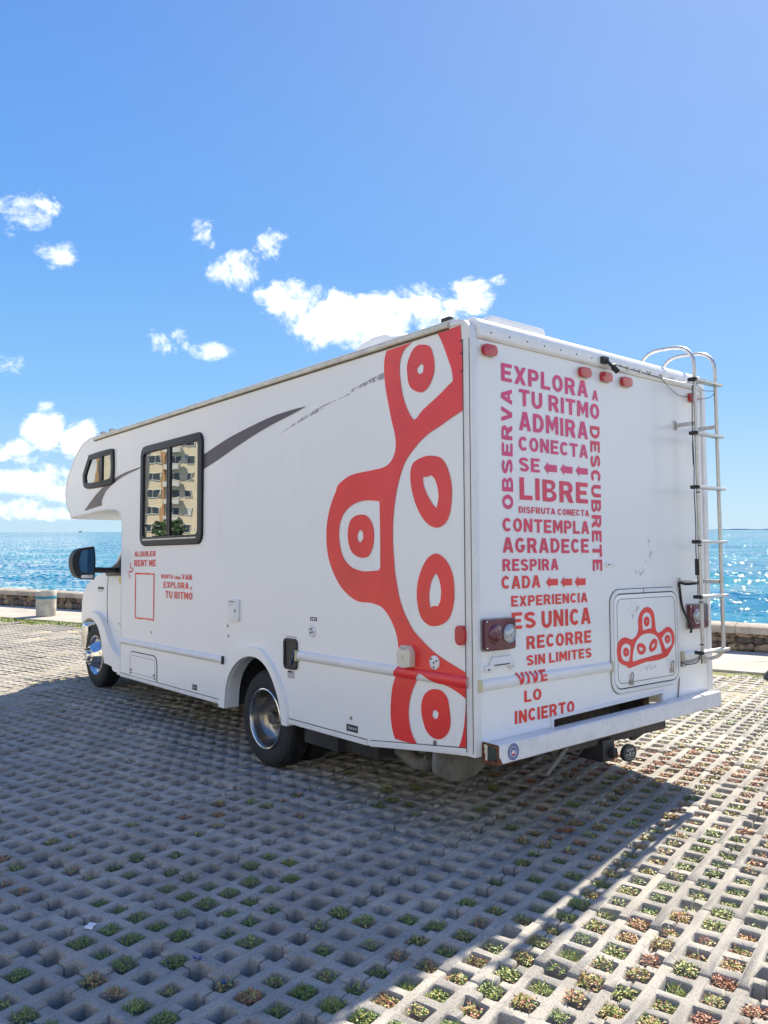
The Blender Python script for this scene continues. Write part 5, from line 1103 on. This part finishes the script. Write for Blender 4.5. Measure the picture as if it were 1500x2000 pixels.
# ------------------------------------------------------------ litter on the pavers
def ground_px(u, v, z_=0.0):
    d = Rw @ Vector((u-750, v-1000, 1588)); return CAM+d*((z_-CAM.z)/d.z)
q = ground_px(177, 1812); mb = MB(); mb.loft([[( -.034+i*.017, -.018, .006*math.sin(i*1.3)+.004), (-.034+i*.017, .018, .006*math.sin(i*1.3+.5)+.008), (-.034+i*.017, .018, .006*math.sin(i*1.3+.5)+.0085), (-.034+i*.017, -.018, .006*math.sin(i*1.3)+.0045)] for i in range(5)])
o = mb.build('paper_scrap', M['whitep']); o.matrix_world = Matrix.Translation((q.x, q.y, .004)) @ Matrix.Rotation(.9, 4, 'Z'); tag(o, 'small crumpled white paper receipt lying on the shaded pavers', 'litter')
for i, (u, v, lb) in enumerate(((385, 1872, 'bigger blue plastic wrapper scrap caught on a weed in the shade'), (438, 1920, 'tiny blue plastic scrap in a weedy hole nearest the bottom edge'))):
    q = ground_px(u, v, .01); s1 = 1.0-.35*i
    mb = MB(); mb.loft([[((-.018+k*.009)*s1, -.010*s1, .010*math.sin(k*1.7+i)*s1), ((-.018+k*.009)*s1, .012*s1, .011*math.cos(k*1.2)*s1), ((-.018+k*.009)*s1, .012*s1, .011*math.cos(k*1.2)*s1+.001), ((-.018+k*.009)*s1, -.010*s1, .010*math.sin(k*1.7+i)*s1+.001)] for k in range(5)])
    o = mb.build('plastic_scrap', M['blue']); o.matrix_world = Matrix.Translation((q.x, q.y, .012)) @ Matrix.Rotation(i*1.2, 4, 'Z'); tag(o, lb, 'litter')
q = ground_px(1512, 1326)
bm = bmesh.new(); bmesh.ops.create_icosphere(bm, subdivisions=3, radius=1.0)
for v in bm.verts: v.co += noise.noise_vector(v.co*1.6)*.35; v.co = Vector((v.co.x*.20, v.co.y*.16, max(-.02, v.co.z*.15)))
me = bpy.data.meshes.new('rock'); bm.to_mesh(me); bm.free(); me.materials.append(mat('dark grey rock', (.07,.075,.085), .8, var=.4, vscale=18, bump=.01)); me.shade_smooth()
o = bpy.data.objects.new('rock', me); COL.objects.link(o); o.location = (q.x+.06, q.y-.04, 0); tag(o, 'dark grey rock at the right edge of the grass verge', 'rock')

# ------------------------------------------------------------ sea
def mat_sea():
    m = bpy.data.materials.new('sea water'); m.use_nodes = True; t = m.node_tree; p = t.nodes['Principled BSDF']
    g = N(t, 'ShaderNodeNewGeometry'); pos = g.outputs['Position']
    mp = N(t, 'ShaderNodeMapping'); mp.inputs['Rotation'].default_value = (0, 0, R(21.9)); mp.inputs['Scale'].default_value = (1, .38, 1); t.links.new(pos, mp.inputs[0])
    def nn(sc, det, src=mp.outputs[0], rg=.6):
        n = N(t, 'ShaderNodeTexNoise'); setin(n, Scale=sc, Detail=det, Roughness=rg); t.links.new(src, n.inputs['Vector']); return n.outputs[0]
    big = nn(.035, 3); mid = nn(.25, 4); fine = nn(1.3, 5); rip = nn(5.0, 3)
    c = mixc(t, smooth(t, big, .38, .62), (.012,.20,.29), (.008,.125,.25))
    c = mixc(t, smooth(t, mid, .45, .70), c, (.02,.22,.26))
    cdn = N(t, 'ShaderNodeCameraData'); 
    fo_ = mth(t, 'MULTIPLY', smooth(t, nn(.30, 7, rg=.72), .635, .70), smooth(t, nn(.022, 2), .50, .60))
    c = mixc(t, fo_, c, (.85,.88,.88)); t.links.new(c, p.inputs['Base Color'])
    p.inputs['Roughness'].default_value = .07; p.inputs['IOR'].default_value = 1.33; p.inputs['Specular IOR Level'].default_value = .34
    # wavelets: unfiltered normal perturbation, so that sun glints survive out to the horizon
    def vn(sc, det, k, ani=(1, .45, 1)):
        mq = N(t, 'ShaderNodeMapping'); mq.inputs['Rotation'].default_value = (0, 0, R(21.9)); mq.inputs['Scale'].default_value = ani; t.links.new(pos, mq.inputs[0])
        n = N(t, 'ShaderNodeTexNoise'); setin(n, Scale=sc, Detail=det, Roughness=.62); t.links.new(mq.outputs[0], n.inputs['Vector'])
        v1 = N(t, 'ShaderNodeVectorMath', operation='SUBTRACT'); t.links.new(n.outputs['Color'], v1.inputs[0]); v1.inputs[1].default_value = (.5, .5, .5)
        v2 = N(t, 'ShaderNodeVectorMath', operation='MULTIPLY'); t.links.new(v1.outputs[0], v2.inputs[0]); v2.inputs[1].default_value = (k, k, 0); return v2.outputs[0]
    def vadd(a_, b_):
        v_ = N(t, 'ShaderNodeVectorMath', operation='ADD'); t.links.new(a_, v_.inputs[0]); t.links.new(b_, v_.inputs[1]); return v_.outputs[0]
    tot = vadd(vadd(vn(3.2, 4, 2.7), vn(.6, 2, .35)), g.outputs['Normal'])
    nv = N(t, 'ShaderNodeVectorMath', operation='NORMALIZE'); t.links.new(tot, nv.inputs[0]); t.links.new(nv.outputs[0], p.inputs['Normal'])
    return m
ZS_ = -1.6
nr, na = 420, 300
r0 = 11.0; rr = r0*(14000/r0)**(np.linspace(0, 1, nr)**1.0)
base = math.atan2(WN.y, WN.x); an = np.linspace(base-R(89), base+R(89), na)
RR, AA = np.meshgrid(rr, an, indexing='ij'); X = CAM.x+RR*np.cos(AA); Y = CAM.y+RR*np.sin(AA); Nn = X*WN.x+Y*WN.y
# push everything that would lie inland out to the wall
fix = np.maximum(0, 8.9-Nn); X += WN.x*fix; Y += WN.y*fix
Z = np.zeros_like(X); step = RR*(math.log(14000/r0)/nr)
for L_, A_, th in ((26,.17,.10),(17,.11,-.25),(11,.08,.4),(6.5,.05,-.1),(4.1,.035,.6),(2.7,.022,-.5),(1.7,.014,.2)):
    kx, ky = -math.cos(base+th)*math.tau/L_, -math.sin(base+th)*math.tau/L_; ph = rng.uniform(0, 6.28)
    w_ = np.sin(X*kx+Y*ky+ph+1.1*np.sin((X*math.sin(base)-Y*math.cos(base))/(L_*2.3)+ph*2)); w_ = 1-2*np.abs(np.sin((np.arcsin(np.clip(w_, -1, 1)))/2+math.pi/4))*.9+.3 if False else w_
    Z += A_*w_*np.clip(L_/(4*step)-.5, 0, 1)
me = bpy.data.meshes.new('sea'); vs = np.stack([X, Y, Z+ZS_], -1).reshape(-1, 3)
idx = np.arange(nr*na).reshape(nr, na); q = np.stack([idx[:-1,:-1], idx[1:,:-1], idx[1:,1:], idx[:-1,1:]], -1).reshape(-1, 4)
me.vertices.add(len(vs)); me.vertices.foreach_set('co', vs.ravel()); me.loops.add(q.size); me.loops.foreach_set('vertex_index', q.ravel().astype(np.int32))
me.polygons.add(len(q)); me.polygons.foreach_set('loop_start', (np.arange(len(q))*4).astype(np.int32)); me.update(calc_edges=True); me.validate(); me.shade_smooth()
me.materials.append(mat_sea()); o = bpy.data.objects.new('sea', me); COL.objects.link(o); o['kind'] = 'structure'
# far shore on the right horizon, an islet on the left one
def at_az(u, dist): d = px_dir(u, 1037); h = Vector((d.x, d.y)).normalized(); return (CAM.x+h.x*dist, CAM.y+h.y*dist)
M['far'] = mat('haze tinted shore', (.40,.52,.64), .95)  # distance haze is put into this pale blue colour
mb = MB(); pts = []
for k in range(60):
    u = 1300+k*16; x, y = at_az(u, 9000); h = 3+5*noise.noise((k*.35, 0, 0))+(rl.uniform(0, 10) if rl.random() < .4 else 0); pts.append((x, y, h))
for a, b in zip(pts[:-1], pts[1:]):
    dx, dy = a[0]-CAM.x, a[1]-CAM.y; l_ = math.hypot(dx, dy); ex, ey = dx/l_*600, dy/l_*600
    mb.add([(a[0],a[1],-3),(b[0],b[1],-3),(b[0],b[1],a[2]),(a[0],a[1],a[2]),(a[0]+ex,a[1]+ey,-3),(b[0]+ex,b[1]+ey,-3),(b[0]+ex,b[1]+ey,a[2]),(a[0]+ex,a[1]+ey,a[2])], [(0,1,2,3),(3,2,6,7),(4,7,6,5),(0,3,7,4),(1,5,6,2)])
tag(mb.build('far_shore', M['far']), kind='structure')
x, y = at_az(157, 5000); mb = MB(); rings = []
for k, (t_, h) in enumerate(((-1,0),(-.6,5),(-.25,9),(0,17),(.15,15),(.35,9),(.7,5),(1,0))):
    t_ *= .6; h *= .5; rings.append([(t_*26, -20, -3), (t_*26, -8, h-1.6), (t_*26, 8, h-1.6), (t_*26, 20, -3)])
mb.loft(rings); o = mb.build('islet', mat('dark islet rock', (.06,.09,.13), .95)); o.matrix_world = Matrix.Translation((x, y, 0)) @ Matrix.Rotation(math.atan2(RGT.y, RGT.x), 4, 'Z')
tag(o, 'tiny dark islet on the left horizon of the sea', 'islet')

# ------------------------------------------------------------ apartment blocks behind the viewer's left, mirrored in the vehicle's windows
M['ochre'] = mat('ochre render', (.80,.71,.54), .85, var=.15, vscale=.3); M['ochre2'] = mat('tan pilaster', (.50,.30,.15), .85)
M['fglass'] = mat('facade glass', (.05,.07,.09), .1); M['shut'] = mat('pale shutter', (.66,.67,.66), .6); M['slate'] = mat('grey render', (.20,.23,.27), .85, var=.2, vscale=.3); M['red2'] = mat('rosy render', (.50,.36,.30), .85)
def building(name, label, loc, rot, Wd, Hh, Dp, m_wall, cols_, f_h, balc):
    b = thing(name, label, 'building', Matrix.Translation(loc) @ Matrix.Rotation(rot, 4, 'Z'))
    MB().box(-Wd/2, Wd/2, 0, Dp, 0, Hh).build('wall', m_wall, b); MB().box(-Wd/2-.3, Wd/2+.3, -.3, Dp+.3, Hh, Hh+.9).build('parapet', m_wall, b)
    fr_me = None
    nf = int(Hh/f_h)
    for x, w_ in cols_:
        for f_ in range(nf):
            z0 = f_*f_h+1.0
            if fr_me is None or True:
                mb = MB(); mb.prism([[(x-w_/2,z0),(x+w_/2,z0),(x+w_/2,z0+1.5),(x-w_/2,z0+1.5)], [(x-w_/2+.12,z0+.12),(x+w_/2-.12,z0+.12),(x+w_/2-.12,z0+1.38),(x-w_/2+.12,z0+1.38)]], -.12, 0, 'y')
                w1 = mb.build('window', M['shut'], b)
                shut = rb.random() < .25
                MB().box(x-w_/2+.1, x+w_/2-.1, -.06, -.02, z0+.1, z0+1.4).build('shutter' if shut else 'pane', M['shut'] if shut else M['fglass'], w1)
                if w_ > 2: MB().box(x-.06, x+.06, -.11, -.0605, z0+.12, z0+1.38).build('mullion', M['shut'], w1)
    if balc:
        for f_ in range(nf):
            z0 = f_*f_h
            MB().box(balc[0], balc[1], -1.3, 0, z0-.15, z0).build('balcony', m_wall, b); MB().box(balc[0], balc[1], -1.3, -1.2, z0, z0+1.0).build('railing', M['shut'], b)
    return b
ang = R(-14); 
fa = math.atan2(.55, -.84)     # facade faces the lot and the sun
b1 = building('apartment_building', 'tall ochre apartment block mirrored in the side windows of the motorhome', (-58, 137, 0), R(52), 24, 40, 14, M['ochre'], [(-9.6,2.0),(-6.6,1.4),(-3.6,2.6),(.4,2.6),(4.2,1.6),(8.4,2.4)], 3.1, None)
for x in (-11.6, -1.6, 2.4, 6.4, 11.6): MB().box(x-.3, x+.3, -.5, -.001, 0, 40).build('pilaster', M['ochre2'], b1)
for f_ in range(13): MB().box(-5.1, -2.0, -1.2, -.13, f_*3.1-.1, f_*3.1+.75).build('balcony', M['shut'], b1)
building('apartment_building', 'grey apartment tower beside the ochre block in the window reflection', (-78, 122, 0), R(52), 20, 44, 14, M['slate'], [(-6,2.4),(-1,2.4),(4,2.4)], 3.1, (-8, 6))
M['bark'] = mat('bark', (.12,.09,.06), .9); M['crown'] = mat_leaf('tree leaf', (.035,.075,.02), (.06,.11,.03))
def tree(x, y, h, r_, label):
    t_ = thing('tree', label, 'tree', Matrix.Translation((x, y, -.05)), group='trees in front of the apartment blocks')
    MB().tube([(0,0,0),(.1,.05,h*.35),(.0,.1,h*.6),(.2,0,h*.8)], [.28,.22,.15,.08], 8).build('trunk', M['bark'], t_, smooth=True)
    V, F = [], []
    for k in range(900):
        d = Vector((rl.gauss(0,1), rl.gauss(0,1), rl.gauss(0,1))).normalized()*(rl.random()**.4); p = Vector((d.x*r_, d.y*r_, h*.72+d.z*r_*.75)); p += noise.noise_vector(p*.6)*1.0
        a = Vector((rl.uniform(-1,1), rl.uniform(-1,1), rl.uniform(-1,1))).normalized()*.32; b_ = a.orthogonal().normalized()*.2; kk = len(V)
        V += [tuple(p-a), tuple(p+b_), tuple(p+a), tuple(p-b_)]; F.append((kk, kk+1, kk+2, kk+3))
    me = bpy.data.meshes.new('crown'); me.from_pydata(V, [], F); me.materials.append(M['crown']); o = bpy.data.objects.new('crown', me); COL.objects.link(o); o.parent = t_
for i, (x, y, h, r_) in enumerate(((-47,126,5.2,2.4),(-53,120,5.6,2.6),(-60,112,6,2.6),(-41,130,5,2.2))):
    tree(x, y, h, r_, ('broad green tree before the ochre apartment block', 'tallest green tree before the apartment blocks', 'green tree before the grey apartment tower', 'lowest green tree right of the ochre block')[i])

# unseen sunlit street front, added to bounce light onto the lot
M['cream2'] = mat('added block cream render', (.74,.74,.72), .85, var=.1, vscale=.3)
for i, (n_, s_, w_, h_, m_, lb) in enumerate(((-34,-34,26,17,'cream2','unseen cream five storey block added on the street side for bounce light'), (-36,2,24,24,'ochre','unseen ochre seven storey block added on the street side for bounce light'), (-35,34,28,15,'slate','unseen grey low block added on the street side for bounce light'))):
    building('apartment_building', lb, NS(n_, s_), math.atan2(WN.x, -WN.y)+0.0, w_, h_, 12, M[m_], [(-w_*.36,2.2),(-w_*.12,2.6),(w_*.12,2.2),(w_*.36,2.6)], 3.2, (-w_*.2, w_*.2))  # unseen blocks, added for bounce light
